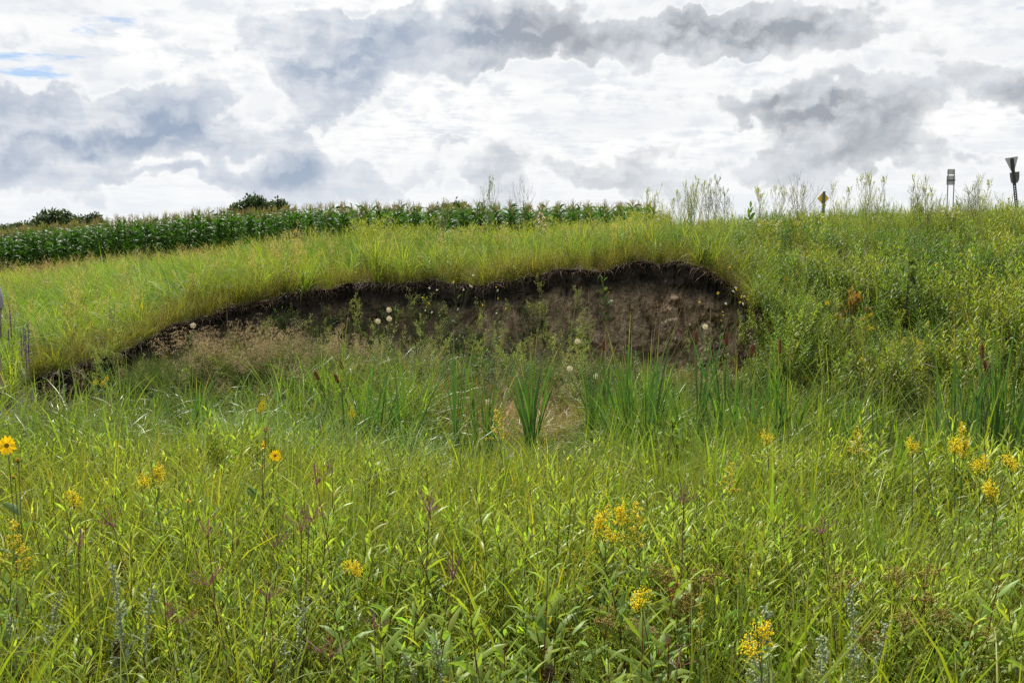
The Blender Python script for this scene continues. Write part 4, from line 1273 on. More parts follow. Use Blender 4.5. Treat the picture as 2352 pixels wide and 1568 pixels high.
# ---------------------------------------------------------------- cattails
def cattail(h=1.35, spike=True, nl=8, lean=.0, spread=.16):
    g = Geo()
    ribbons(g, rad(nl, .035), U(0, 6.28, nl), U(.01, spread, nl), U(0, .45, nl), h * U(.75, 1.2, nl), .017 * U(.7, 1.2, nl), jcol((.070, .150, .035), nl, .14), 8, 'grass', .3, rng.normal(0, .6, nl), (.30, .22, .08))
    d = {'leaves': g}
    if spike:
        gs = Geo(); c, _ = tubes(gs, [[0, 0, 0]], U(0, 6.28), lean, lean, h - .13, .0045, .0035, (.12, .17, .05), 8, 5)
        t = c[0, -1]; di = c[0, -1] - c[0, -2]; di /= np.linalg.norm(di)
        gk = Geo(); L = .135; m = 14; a = np.arange(10) / 10 * 6.283
        prof = np.array([.0, .55, .9, 1, 1.0, 1.02, 1, 1, .99, 1, .98, .95, .8, .45, 0]) * .0125
        q = np.array(Vector(di).to_track_quat('Z', 'Y').to_matrix())
        V = np.stack([prof[:, None] * np.cos(a), prof[:, None] * np.sin(a), np.linspace(0, L, m + 1)[:, None] * np.ones_like(a)], -1).reshape(-1, 3) * (1 + rng.normal(0, .02, ((m + 1) * 10, 1))) @ q.T + t
        Qd = [(i * 10 + j, i * 10 + (j + 1) % 10, (i + 1) * 10 + (j + 1) % 10, (i + 1) * 10 + j) for i in range(m) for j in range(10)]
        gk.add(V, Qd, None, jcol((.15, .05, .018), len(V), .12, .04))
        gs2 = Geo(); tubes(gk, [t + di * L], math.atan2(di[1], di[0]), math.acos(min(1, di[2])), .1, .05, .0022, .001, (.30, .22, .12), 2, 4)
        d['stem'] = gs; d['seed_spike'] = gk
    return d


CT = {ln: mk(lambda ln=ln: cattail(1.35, True, 7, ln), 2) for ln in (.02, .16)}
CL = mk(lambda: cattail(1.45, False, 11, 0, .20), 4)
for (px, py, Y, ln, lab) in [
    (1600, 745, 8.4, .02, "leftmost upright cattail of the four in front of the right end of the bank"),
    (1670, 745, 8.3, .02, "second cattail from the left before the right end of the bank"),
    (1727, 778, 8.6, .02, "thinnest and third cattail before the right end of the bank"),
    (1792, 762, 8.1, .02, "thickest and fourth cattail before the right end of the bank"),
    (2257, 774, 8.0, .02, "red brown cattail standing on the right hillside side, tallest there"),
    (2332, 822, 8.0, .16, "tilted cattail at the right edge of the picture"),
    (1387, 768, 8.8, .02, "slender cattail in front of the bare brown bank face"),
    (841, 818, 8.6, .16, "leaning cattail, upper of the three left of the middle"),
    (834, 850, 8.4, .16, "dark cattail right under the upper leaning one left of the middle"),
    (790, 848, 8.3, .16, "leaning cattail, leftmost of the three left of the middle"),
]:
    put("cattail", CT[ln], 1.37, px, py, Y, lab, "cattail", "cattails in the wet hollow", rz=None if ln < .1 else 3.3, width=1.1, tilt=(0, 0 if ln < .1 else -.10))
# one fallen spike by the hollow
put("cattail", CT[.16], 1.37, 2062, 1000, 7.3, "low red brown cattail head lying in the dark hollow at right", "cattail", "cattails in the wet hollow", tilt=(0, .8))
for k, (px, py, Y) in enumerate([(440, 850, 8.0), (415, 870, 7.9), (1088, 790, 8.3), (1065, 765, 8.6), (1120, 830, 8.2), (1205, 800, 8.8), (1240, 810, 8.6), (1222, 770, 8.8), (1350, 770, 8.6), (1410, 740, 8.3), (1480, 760, 8.2), (1520, 770, 8.4), (1548, 740, 8.1), (1640, 800, 8.2), (1700, 790, 8.2), (1760, 800, 8.3), (1820, 830, 8.0), (900, 790, 8.2), (925, 770, 8.0),
                                 (2010, 850, 7.9), (2050, 860, 7.7), (2190, 840, 7.8), (2225, 720, 8.0), (2250, 800, 7.9), (2290, 650, 8.0), (2310, 790, 7.9), (2340, 730, 7.8), (1940, 860, 8.0), (680, 880, 7.9), (1580, 850, 8.0), (1445, 800, 8.6), (2130, 880, 7.6)]):
    put("cattail", CL, 1.55, px, py, Y, "flowerless clump of tall green cattail leaves in the wet hollow", "cattail", "flowerless cattail clumps in the wet hollow", width=1.0)

# ---------------------------------------------------------------- pale seed clocks and other plants on the bank
def puffplant(h=.4, n=1, r=.030):
    d = hazy((.14, .17, .05), h * .8, 6, (.30, .33, .14)); gs = Geo()
    c, _ = tubes(d, rad(n, .03), U(0, 6.28, n), .06, .06, h, .002, .0015, (.2, .22, .1), 4)
    for q in c[:, -1]: puff(gs, q, r)
    return {'stem': d, 'seed_head': gs}


PF = mk(lambda: puffplant(), 3)
for (px, py, Y, lab) in [(893, 704, 11.6, "round pale seed clock, upper of three on the left bank"), (894, 724, 11.4, "round pale seed clock in the middle of three on the left bank"), (868, 730, 11.3, "round pale seed clock, lowest left of three on the left bank"),
                         (1327, 776, 10.6, "round pale seed clock before the middle of the bare bank"), (1309, 838, 10.2, "faded seed clock low down below the middle of the bank"), (1370, 856, 10.1, "faded seed clock half hidden by cattail leaves"),
                         (443, 740, 11.3, "seed clock on the dark soil above the tan brome"), (1122, 914, 9.4, "pale seed clock on the brown straw below the bank"), (1620, 742, 10.6, "fluffy seed head right of the leftmost upright cattail"), (1034, 526, 17.6, "white fluffy thistle head alone on the middle slope"), (1010, 606, 13.6, "small pale seed head on the grass over the bank")]:
    put("seed_clock", lambda H: puffplant(H), .42, px, py, Y, lab, "seed clock", "pale round seed heads on the bank", width=1.0)


def sowthistle(h=.55, nf=9, white=.5):
    g = leafy(h * .75, 1, 12, .09, .02, 1.0, (.07, .14, .035), r=0, spread=.1, fold=.3)
    hd = {}; n = nf
    c, _ = tubes(g, np.tile([[0, 0, h * .45]], (n, 1)), U(0, 6.28, n), U(.1, .6, n), U(-.3, 0, n), h * U(.25, .6, n), .002, .0015, (.10, .14, .04), 4)
    for i_, q in enumerate(c[:, -1]):
        w_ = rng.uniform() < white
        gf = hd['flower_head#%d' % i_] = Geo()
        blobs(gf, q + rng.normal(0, .0045, (12, 3)), .005, (.80, .80, .76) if w_ else (.80, .58, .02))
    return {'stem_and_leaves': g, **hd}


SW = mk(lambda: sowthistle(), 3)
for (px, py, Y, lab) in [(1080, 652, 11.9, "leafy weed with white tufts and yellow flowers, left of the two on the bank face"), (1140, 656, 11.9, "leafy weed with white tufts and yellow flowers, right of the two on the bank face"),
                         (1650, 668, 11.2, "weed with white tufts below the right end of the rim"), (1685, 665, 11.1, "second weed with white tufts nearer the hillside"), (1700, 690, 10.8, "white tufted weed against the dark notch under the hillside"), (970, 680, 11.6, "sparse yellow flowered weed on the dark soil left of the leafy weeds")]:
    put("sow_thistle", lambda H: sowthistle(H, 6), .58, px, py, Y, lab, "sow thistle", "white tufted weeds on the bank", width=.85)


def thistle(h=.8):
    g = leafy(h * .8, 2, 16, .10, .025, 1.1, (.12, .15, .05), r=.05, spread=.15, stem=(.2, .15, .08)); hd = {}
    n = 9
    c, _ = tubes(g, np.repeat(g.tops, 5, 0)[:n] - [0, 0, .12], U(0, 6.28, n), U(.1, .7, n), 0., U(.08, .2, n), .003, .002, (.22, .16, .08), 3)
    for i_, q in enumerate(c[:, -1]):
        gf = hd['flower_head#%d' % i_] = Geo()
        m = 60; ribbons(gf, np.tile(q, (m, 1)), U(0, 6.28, m), U(0, 1.9, m), U(-.2, .6, m), U(.02, .045, m), .005, jcol((.72, .64, .56), m, .12, .03), 2, 'grass', 0)
        blobs(gf, q[None], .014, (.25, .15, .08))
    return {'stem_and_leaves': g, **hd}


TH = mk(thistle, 3)
for (px, py, Y, lab) in [(1238, 500, 17.8, "clump of white thistle down on the crest before the maize"), (1246, 522, 17.2, "smaller thistle with white down under the crest clump"), (1790, 508, 16, "tall thistle gone to white and brown down, highest on the right hillside"), (1786, 528, 15.4, "thistle with brownish white down just under the highest one"), (1748, 519, 15.8, "thistle in white down left of the highest one"), (1690, 532, 15.2, "thistle with silky white down right of the skyline weeds"), (1627, 541, 14.8, "pinkish white thistle down nearest above the rim"), (2190, 494, 15.6, "small white thistle down near the two legged road sign")]:
    put("thistle", TH, .85, px, py, Y, lab, "thistle", "thistles gone to seed on the slope", width=1.0)


def blazing():
    g = leafy(.5, 3, 20, .05, .006, .8, (.10, .16, .04), r=.06, spread=.1); gf = Geo()
    for c in g.c:
        p = along(c[None], U(.72, 1.0, (1, 60)))[0] + rng.normal(0, .008, (60, 3)); blobs(gf, p, .006, (.27, .14, .36))
    return {'stem_and_leaves': g, 'flower_head': gf}


BZ_ = mk(blazing, 2)
for (px, py, Y, lab) in [(22, 706, 9.3, "purple blazing star next to the person at the left edge"), (62, 738, 9.0, "purple blazing star, tallest of the right pair by the person"), (52, 748, 8.9, "purple blazing star, lower of the right pair by the person")]:
    put("blazing_star", BZ_, .5, px, py, Y, lab, "blazing star", "purple blazing stars near the person", width=.42)

# ---------------------------------------------------------------- skyline weeds
def sweetclover(): return branchy(1.0, 20, .42, 3, (.24, .27, .09), .005, (.35, .95), 5, (.44, .45, .10), (.006, .022), .2, -.6, ns=2)
def barebush(): return branchy(1.0, 14, .75, 3, (.17, .11, .08), .006, (.3, .9), 0, f0=.15, curve=-.5)
def tallpods(): return branchy(1.0, 26, .50, 3, (.20, .22, .10), .006, (.35, 1.0), 6, (.24, .27, .12), (.006, .022), .25, -.6)


SWC, BARE, POD = mk(sweetclover, 4), mk(barebush, 3), mk(tallpods, 3)
G_S = "tall weeds standing against the sky"
for (px, py, Y, P_, lab) in [
    (1127, 405, 17.8, POD, "tall branching podded weed against the sky in front of the maize"),
    (1198, 402, 18, BARE, "bare thin twiggy weed right of the podded weed before the maize"),
    (1020, 455, 18, POD, "small thin weed against the sky left of the podded weed"),
    (1497, 422, 17.6, SWC, "leftmost yellow green wispy weed on the right skyline"),
    (1535, 445, 17.4, SWC, "low wispy weed second from the left on the skyline"),
    (1568, 425, 17.4, SWC, "wispy yellow weed in the thick group over the bank"),
    (1590, 410, 17.3, SWC, "bushy yellow green weed in the middle of the thick group"),
    (1610, 404, 17.3, SWC, "tallest yellow green weed of the thick group over the bank"),
    (1628, 412, 17.4, POD, "grey green podded weed in the thick group over the bank"),
    (1648, 402, 17.4, POD, "large spreading podded weed at the right of the thick group"),
    (1665, 430, 17.2, POD, "leaning podded weed on the right flank of the thick group"),
    (1742, 428, 17, SWC, "thin pale weed by the broad leaved milkweed"),
    (1790, 425, 17, SWC, "wispy weed left of the brown bare bush"),
    (1828, 392, 16.8, BARE, "brown bare twiggy bush left of the yellow diamond sign"),
    (1850, 410, 16.9, BARE, "second brown bare twiggy bush leaning to the yellow diamond sign"),
    (1836, 425, 16.8, SWC, "yellow green weed inside the brown bare bushes"),
    (1932, 420, 16.6, SWC, "yellow green weed just right of the yellow diamond sign"),
    (1990, 398, 16.5, SWC, "left stem of the tall paired weeds right of the diamond sign"),
    (2012, 394, 16.5, SWC, "right stem of the tall paired weeds right of the diamond sign"),
    (2112, 400, 16.4, SWC, "loose arching weed left of the two legged sign"),
    (2096, 425, 16.4, POD, "fine podded weed left of the loose arching one"),
    (2132, 428, 16.3, SWC, "wispy weed close to the left leg of the two legged sign"),
    (2240, 415, 16.3, POD, "dark seeded weed between the road signs"),
    (2262, 402, 16.2, SWC, "slim yellow green weed just left of the triangular sign"),
    (2226, 430, 16.2, POD, "short podded weed between the road signs"),
]:
    put("tall_weed", P_, 1.0, px, py, Y, lab, "weed", G_S, width=1.0)


def milkweed():
    g = leafy(.75, 1, 16, .15, .065, 1.0, (.085, .16, .035), r=0, spread=.06, fold=.25, stem=(.14, .18, .06)); return {'stem_and_leaves': g}


MW = mk(milkweed, 3)
for (px, py, Y, lab) in [(1724, 462, 16.5, "broad leaved milkweed on the skyline over the bank"), (1887, 468, 16, "broad leaved milkweed right in front of the yellow diamond sign"), (2200, 448, 16, "broad leaved milkweed right of the two legged sign"), (1588, 455, 17, "narrow milkweed inside the thick group of wispy weeds"), (1180, 610, 12.9, "light green milkweed hanging over the rim of the bank"), (1385, 632, 12.4, "small leafy sprig on the rim of the dark soil")]:
    put("milkweed", MW, .80, px, py, Y, lab, "milkweed", "milkweeds", width=.75)


def sage(h=.55):
    g = leafy(h, 2, 22, .055, .010, .9, (.29, .36, .22), r=.03, spread=.12, fold=.3, stem=(.3, .32, .25))
    gf = Geo()
    for c in g.c:
        p = along(c[None], U(.62, 1.0, (1, 70)))[0] + rng.normal(0, .007, (70, 3)); blobs(gf, p, .0042, (.36, .41, .26))
    return {'stem_and_leaves': g, 'flower_head': gf}


SG_ = mk(sage, 4)
for (px, py, zt, Y, lab) in [(292, 1300, .62, 0, "pale silver sage spike in the lower left meadow"), (90, 1370, .52, 0, "silver sage at the lower left corner"), (275, 1375, .5, 0, "shorter silver sage beside the pale spike"), (1760, 1400, .60, 0, "silver sage right beside the bright orange yellow goldenrod"), (1890, 1450, .5, 0, "broad silver sage clump at the bottom right"), (1960, 1350, .58, 0, "thin silver sage spike in the lower right meadow"), (695, 1370, .52, 0, "silver leaved sage left of the bottom middle"), (1000, 1440, .5, 0, "silver leaved sage near the bottom middle"),
                             (862, 778, 0, 10.2, "grey feathery sage on the dark soil, leftmost of three"), (950, 795, 0, 9.9, "grey feathery sage in the middle of three below the bank"), (985, 808, 0, 9.8, "grey feathery sage, rightmost of three below the bank"), (148, 880, 0, 9.2, "grey sage sprig at the left tip of the cut"), (1730, 1460, .5, 0, "low silver sage under the orange yellow goldenrod")]:
    put("sage_plant", SG_, .58, px, py, Y or yfor(py, zt), lab, "sage", "silver sage plants", width=1.0)


def broadleaf(h=.6):
    g = leafy(h, 3, 20, .12, .024, 1.0, (.18, .26, .04), r=.09, spread=.2, fold=.4, stem=(.16, .05, .03), bend=.9); return {'stem_and_leaves': g}


BL = mk(broadleaf, 5)
G_B = "broad leaved plants in the near meadow"
for (px, py, zt, lab) in [(1085, 1370, .58, "pale green broad leaved plant right of the bottom middle"), (1030, 1400, .55, "drooping broad leaved plant at the bottom middle"), (1480, 1370, .58, "pale broad leaved plant carrying the compact goldenrod"), (1250, 1300, .6, "tall curling leaved plant in the lower middle"), (820, 1385, .55, "rounded green leaves under the flat topped goldenrod"), (880, 1400, .52, "dark green broad leaves left of the bottom middle"), (1330, 1400, .5, "red stemmed broad leaved plant in the lower middle"), (1160, 1440, .48, "low pale broad leaved plant near the bottom"), (1750, 1480, .5, "yellowish broad leaved plant under the bright goldenrod"), (2300, 1300, .6, "curling leaved plant near the right edge"), (2330, 1400, .5, "green leaved plant in the lower right corner"), (70, 1330, .55, "arching leaved plant near the lower left corner"), (120, 1500, .4, "yellow edged broad leaves in the lower left corner"), (30, 1270, .6, "arching leaves at the left edge under the big plume"), (1560, 1290, .6, "red stemmed leafy plant between goldenrods"), (1400, 1260, .6, "leafy plant with folded leaves under the broad goldenrod cluster")]:
    put("broad_leaved_plant", BL, .62, px, py, yfor(py, zt), lab, "plant", G_B, width=1.05)


def bluestem():
    g = Geo(); c, _ = tubes(g, [[0, 0, 0]], U(0, 6.28), .08, .15, .78, .0022, .0014, (.16, .06, .05), 7, 4)
    t = c[0, -1]; gf = Geo(); n = 3
    ribbons(gf, np.tile(t, (n, 1)), U(0, 6.28, n), U(.3, 1.3, n), U(-.2, .3, n), U(.06, .09, n), .004, jcol((.16, .07, .09), n, .1), 5, 'flat', .4)
    c2, _ = centre(np.tile(t, (n, 1)), U(0, 6.28, n), U(.3, 1.2, n), arr(0, n), arr(.08, n), 4)
    p = along(c2, U(0, 1, (n, 24))).reshape(-1, 3); ribbons(gf, p, U(0, 6.28, len(p)), U(.1, 1, len(p)), 0., .011, .002, jcol((.20, .09, .11), len(p), .2), 1, 'flat', 0)
    gl = Geo(); k = 3
    ribbons(gl, along(c, np.array([[.2, .4, .6]]))[0], U(0, 6.28, k), .3, 1.5, U(.2, .3, k), .006, jcol((.12, .17, .04), k), 5, 'grass', .3)
    return {'stem': g, 'seed_head': gf, 'leaves': gl}


BS = mk(bluestem, 5)
for k, (px, py, zt) in enumerate([(712, 1140, .80), (690, 1165, .78), (640, 1200, .72), (735, 1060, .85), (765, 1455, .55), (740, 1450, .56), (1040, 1265, .7), (985, 1120, .78), (1555, 1480, .5), (1530, 1440, .5), (420, 1380, .6), (395, 1370, .6), (250, 1160, .75), (480, 1180, .75), (470, 1290, .68), (620, 1330, .62), (1570, 1110, .78), (860, 1400, .58), (1890, 1180, .72), (180, 1200, .75)]):
    put("bluestem_grass", BS, .80, px, py, yfor(py, zt), "thin dark stem ending in a three fingered purple grass seed head in the meadow", "grass stem", "purple headed grass stems in the near meadow", width=1.0)


def umbel():
    g = leafy(.42, 1, 8, .06, .02, 1.0, MG, r=0, spread=.08); t = g.tops[0]; gf = Geo(); n = 14
    c, _ = tubes(g, np.tile(t, (n, 1)), U(0, 6.28, n), U(.2, 1.0, n), U(-.3, 0, n), U(.04, .07, n), .001, .0008, (.25, .2, .06), 2)
    for q in c[:, -1]: blobs(gf, q + rng.normal(0, .006, (12, 3)) * [1, 1, .3], .0022, (.36, .27, .08))
    return {'stem_and_leaves': g, 'seed_head': gf}


UM = mk(umbel, 3)
for (px, py, zt) in [(1540, 1310, .52), (1600, 1300, .52), (1640, 1290, .52), (1560, 1340, .5), (1950, 1310, .52), (1390, 1390, .48), (2060, 1300, .52), (2120, 1340, .5), (2170, 1390, .46), (2130, 1280, .54), (1510, 1290, .54), (2000, 1430, .45), (2080, 1400, .46), (1580, 1350, .5), (2240, 1420, .45), (1475, 1420, .46)]:
    put("umbel_plant", UM, .45, px, py, yfor(py, zt), "flat brown seed umbel on a thin stem in the right of the meadow", "umbel plant", "brown seeded umbels in the near meadow", width=1.0)


def clover():
    g = leafy(.36, 1, 10, .03, .006, .8, MG, r=0, spread=.1); t = g.tops[0]; gf = Geo()
    p = t + np.stack([rng.normal(0, .005, 160), rng.normal(0, .005, 160), U(-.01, .035, 160)], -1); blobs(gf, p, .0032, (.16, .11, .07))
    return {'stem_and_leaves': g, 'seed_head': gf}


PCV = mk(clover, 3)
for (px, py, zt, lab) in [(190, 1478, .36, "brown cylindrical seed head, taller of two at the bottom left"), (204, 1510, .33, "brown cylindrical seed head, shorter of two at the bottom left"), (268, 1465, .38, "brown seed head right of the pair at the bottom left"), (1262, 1520, .34, "brown seed head at the bottom right of the middle"), (1300, 1535, .32, "second brown seed head at the bottom right of the middle"), (28, 1530, .33, "small brown seed head in the lower left corner")]:
    put("prairie_clover", PCV, .40, px, py, yfor(py, zt), lab, "prairie clover", "brown cylindrical seed heads at the bottom", width=1.0)


def strawstem():
    g = Geo(); c, _ = tubes(g, [[0, 0, 0]], U(0, 6.28), .05, .2, 1.0, .0028, .0015, (.36, .30, .17), 8, 4)
    gf = Geo(); p = along(c, U(.80, 1.0, (1, 70)))[0] + rng.normal(0, .002, (70, 3)); ribbons(gf, p, U(0, 6.28, 70), U(.1, .7, 70), 0., .013, .003, jcol((.50, .42, .26), 70, .15), 1, 'leaf', 0)
    return {'stem': g, 'seed_spike': gf}


ST = mk(strawstem, 4)
for (px, py, Y) in [(1353, 665, 9.2), (1392, 728, 9.0), (1430, 705, 9.1), (1320, 690, 9.3), (1505, 730, 8.9), (1575, 700, 8.6), (1632, 698, 8.8), (2052, 800, 7.8), (2238, 730, 7.7), (2250, 720, 7.8), (2198, 895, 7.2), (2170, 900, 7.2), (545, 735, 10.8), (520, 690, 11.2), (1180, 700, 10.8), (1262, 850, 9.0), (735, 960, 6.7), (1870, 640, 10.5), (1890, 790, 9.0)]:
    put("grass_stalk", ST, 1.0, px, py, Y, "lone straw coloured grass stalk with a narrow seed spike before the bank", "grass stalk", "straw coloured grass stalks by the hollow", width=1.0)

# shrubs
def shrub(h=.9, col=(.10, .17, .04), stemc=(.05, .035, .03), nleaf=7, red=0):
    d = branchy(h, 12, .6, 3, stemc, .008, (.4, 1.0), nleaf, col, (.022, .05), .25, -.5)
    if red:
        d['pods'].C = [np.where(rng.uniform(0, 1, (len(c), 1)) < red, c * np.array([3.2, .8, .7]), c).clip(0, 1) for c in d['pods'].C]
    return {'branches': d['stem'], 'leaves': d['pods']}


put("young_shrub", mk(lambda: shrub(.9, (.15, .21, .05)), 1), .9, 2095, 600, 10.9, "small dark stemmed shrub on the lower right hillside", "shrub", "young shrubs on the right hillside", width=1.0)
put("young_shrub", mk(lambda: shrub(.6, (.20, .19, .05), red=.12), 1), .6, 1962, 672, 10.6, "young shrub with orange red leaves on the lower right hillside", "shrub", "young shrubs on the right hillside", width=.9)
put("young_shrub", mk(lambda: shrub(.7, (.19, .28, .05), stemc=(.12, .12, .05), nleaf=6), 1), .7, 1540, 975, 6.6, "round leaved green shrub at the far edge of the near meadow", "shrub", None, width=1.0)

# ---------------------------------------------------------------- road signs
M_GALV = plain_mat("galvanised_steel", (.34, .35, .36), .5, .12, 30, .6)
M_ALU = plain_mat("sign_back", (.42, .43, .43), .5, .08, 12, .3)
M_DKST = plain_mat("weathered_steel", (.045, .042, .045), .55, .3, 30, .4)
M_YEL = plain_mat("yellow_plate", (.72, .50, .02), .5, .06, 8)
M_WHT = plain_mat("white_plate", (.75, .75, .74), .5, .05, 8)
M_ORG = plain_mat("orange_decal", (.5, .12, .03), .6, .1, 8)


def bmesh_obj(name, bm, mat, parent=None, loc=(0, 0, 0), rot=(0, 0, 0), bevel=0.0):
    if bevel: bmesh.ops.bevel(bm, geom=bm.edges[:], offset=bevel, segments=2, affect='EDGES')
    me = bpy.data.meshes.new(name); bm.to_mesh(me); bm.free(); me.materials.append(mat)
    return link(me, name, loc, rot, (1, 1, 1), parent)


def bm_box(bm, x0, x1, y0, y1, z0, z1):
    r_ = bmesh.ops.create_cube(bm, size=1.0)
    bmesh.ops.scale(bm, vec=(x1 - x0, y1 - y0, z1 - z0), verts=r_['verts'])
    bmesh.ops.translate(bm, vec=((x0 + x1) / 2, (y0 + y1) / 2, (z0 + z1) / 2), verts=r_['verts'])


def bm_plate(bm, outline, th=.006):
    """flat plate with outline in x,z and thickness along y"""
    vs = [bm.verts.new((x, -th / 2, z)) for x, z in outline]
    f = bm.faces.new(vs); r_ = bmesh.ops.extrude_face_region(bm, geom=[f])
    bmesh.ops.translate(bm, vec=(0, th, 0), verts=[v for v in r_['geom'] if isinstance(v, bmesh.types.BMVert)])
    bmesh.ops.recalc_face_normals(bm, faces=bm.faces[:])


def rrect(w, h, r=.03, cx=0, cz=0):
    o = []
    for sx_, sz_, a0 in ((1, -1, -90), (1, 1, 0), (-1, 1, 90), (-1, -1, 180)):
        for k in range(5):
            a = R(a0 + k * 22.5); o.append((cx + sx_ * (w / 2 - r) + r * math.cos(a), cz + sz_ * (h / 2 - r) + r * math.sin(a)))
    return o


# two legged sign seen from behind
Y1 = 45.0; k1 = Y1 / 2287
p = at(2181, 480, Y1); e = bpy.data.objects.new("road_sign", None); COL.objects.link(e); zb = g1(p.x, Y1); e.location = (p.x, Y1, zb)
tag(e, "grey double panel road sign seen from behind on two thin legs", "road sign", "road signs on the skyline")
Z = lambda py: pz(py, Y1) - zb
for dx in (-.125, .145):
    bm = bmesh.new(); bm_box(bm, dx - .022, dx + .022, -.03, -.008, 0, Z(390)); bm_box(bm, dx - .006, dx + .006, -.05, -.03, 0, Z(390)); bmesh_obj("post", bm, M_GALV, e)
bm = bmesh.new(); bm_plate(bm, rrect(.33, Z(388.5) - Z(401), .03, .005, (Z(388.5) + Z(401)) / 2)); bmesh_obj("upper_panel", bm, M_ALU, e)
bm = bmesh.new(); bm_plate(bm, rrect(.375, Z(403.5) - Z(425), .03, .005, (Z(403.5) + Z(425)) / 2)); q_ = bmesh_obj("lower_panel", bm, M_ALU, e)
bm = bmesh.new(); bm_box(bm, -.18, .19, -.06, -.03, Z(415), Z(413)); bmesh_obj("crossbar", bm, M_DKST, q_)

# leaning triangular sign with a curled plate below
Y2 = 38.0
p = at(2346, 450, Y2); e = bpy.data.objects.new("road_sign", None); COL.objects.link(e); zb = g1(p.x, Y2); e.location = (p.x, Y2, zb); 
tag(e, "leaning triangular yield sign seen from behind with a curled plate under it", "road sign", "road signs on the skyline")
e.rotation_euler = (0, R(-8.0), 0)
Z = lambda py: (pz(py, Y2) - zb) * 1.01
bm = bmesh.new()
bm_box(bm, -.055, -.02, -.05, -.012, 0, Z(364)); bm_box(bm, .02, .055, -.05, -.012, 0, Z(364)); bm_box(bm, -.055, .055, -.058, -.05, Z(424), Z(364))
for k in range(26):
    z0 = Z(424) - .09 * k
    if z0 > .1: bm_box(bm, -.020, .020, -.05, -.04, z0 - .045, z0)
bmesh_obj("post", bm, M_DKST, e)
bm = bmesh.new(); zt_, zb_ = Z(361.5), Z(398)
bm_plate(bm, [(-.255, zt_ - .03), (-.235, zt_), (.225, zt_ + .005), (.245, zt_ - .03), (.02, zb_ - .02), (-.02, zb_ - .02)]); bmesh_obj("triangular_plate", bm, M_ALU, e)
bm = bmesh.new()
zt_, zb_ = Z(396), Z(421)
nseg = 16; rows = []
for j in range(9):
    f = j / 8; hw = .21 * math.sqrt(max(0, 1 - (f * .92) ** 2.4)) + .02
    row = []
    for i in range(nseg + 1):
        u_ = -1 + 2 * i / nseg
        a = u_ * 1.15 * (hw / .23)
        row.append(bm.verts.new((math.sin(a) * .20, -.13 + math.cos(a) * .12 - .03, zt_ + (zb_ - zt_) * f)))
    rows.append(row)
for j in range(8):
    for i in range(nseg): bm.faces.new((rows[j][i], rows[j][i + 1], rows[j + 1][i + 1], rows[j + 1][i]))
r_ = bmesh.ops.solidify(bm, geom=bm.faces[:], thickness=.006)
o = bmesh_obj("curled_plate", bm, plain_mat("bent_sign_back", (.17, .18, .17), .5, .1, 10, .3), e)

# yellow diamond marker on a post
Y3 = 36.0
p = at(1891, 470, Y3); e = bpy.data.objects.new("road_sign", None); COL.objects.link(e); zb = g1(p.x, Y3); e.location = (p.x, Y3, zb)
tag(e, "small yellow diamond marker behind a grey round post", "road sign", "road signs on the skyline")
Z = lambda py: pz(py, Y3) - zb
g = Geo(); tubes(g, [[0, 0, 0]], 0., .01, 0., Z(440.5), .052, .050, (.1, .1, .1), 6, 14); m = g.mesh("post", plain_mat("grey_post", (.10, .105, .10), .8, .3, 25, bump=.3), True)
# cap
o = link(m, "post", parent=e)
bm = bmesh.new(); bmesh.ops.create_cone(bm, cap_ends=True, segments=14, radius1=.051, radius2=.047, depth=.012); bmesh_obj("cap", bm, M_DKST, o, (.035, 0, Z(440.2)))
bm = bmesh.new(); cz_ = Z(455.5); bm_plate(bm, [(-.235, cz_), (-.02, cz_ - .235), (.195, cz_), (-.02, cz_ + .235)]); bmesh_obj("diamond_plate", bm, M_YEL, e, (0.03, .066, 0))
bm = bmesh.new(); bm_box(bm, .02, .075, -.056, -.050, Z(474), Z(469)); bmesh_obj("decal", bm, M_ORG, e)

# ---------------------------------------------------------------- person at the left edge
def skin_body(name, joints, edges, mat, sub=2, parent=None):
    me = bpy.data.meshes.new(name)
    me.from_pydata([j[0] for j in joints], edges, [])
    o = link(me, name, parent=parent)
    sk = o.modifiers.new("skin", 'SKIN'); sk.use_smooth_shade = True
    for i, j in enumerate(joints):
        v_ = me.skin_vertices[0].data[i]; r_ = j[1]; v_.radius = (r_, r_) if not isinstance(r_, tuple) else r_
        v_.use_root = (i == 0)
    sd_ = o.modifiers.new("sub", 'SUBSURF'); sd_.levels = sub; sd_.render_levels = sub
    me.materials.append(mat)
    return o


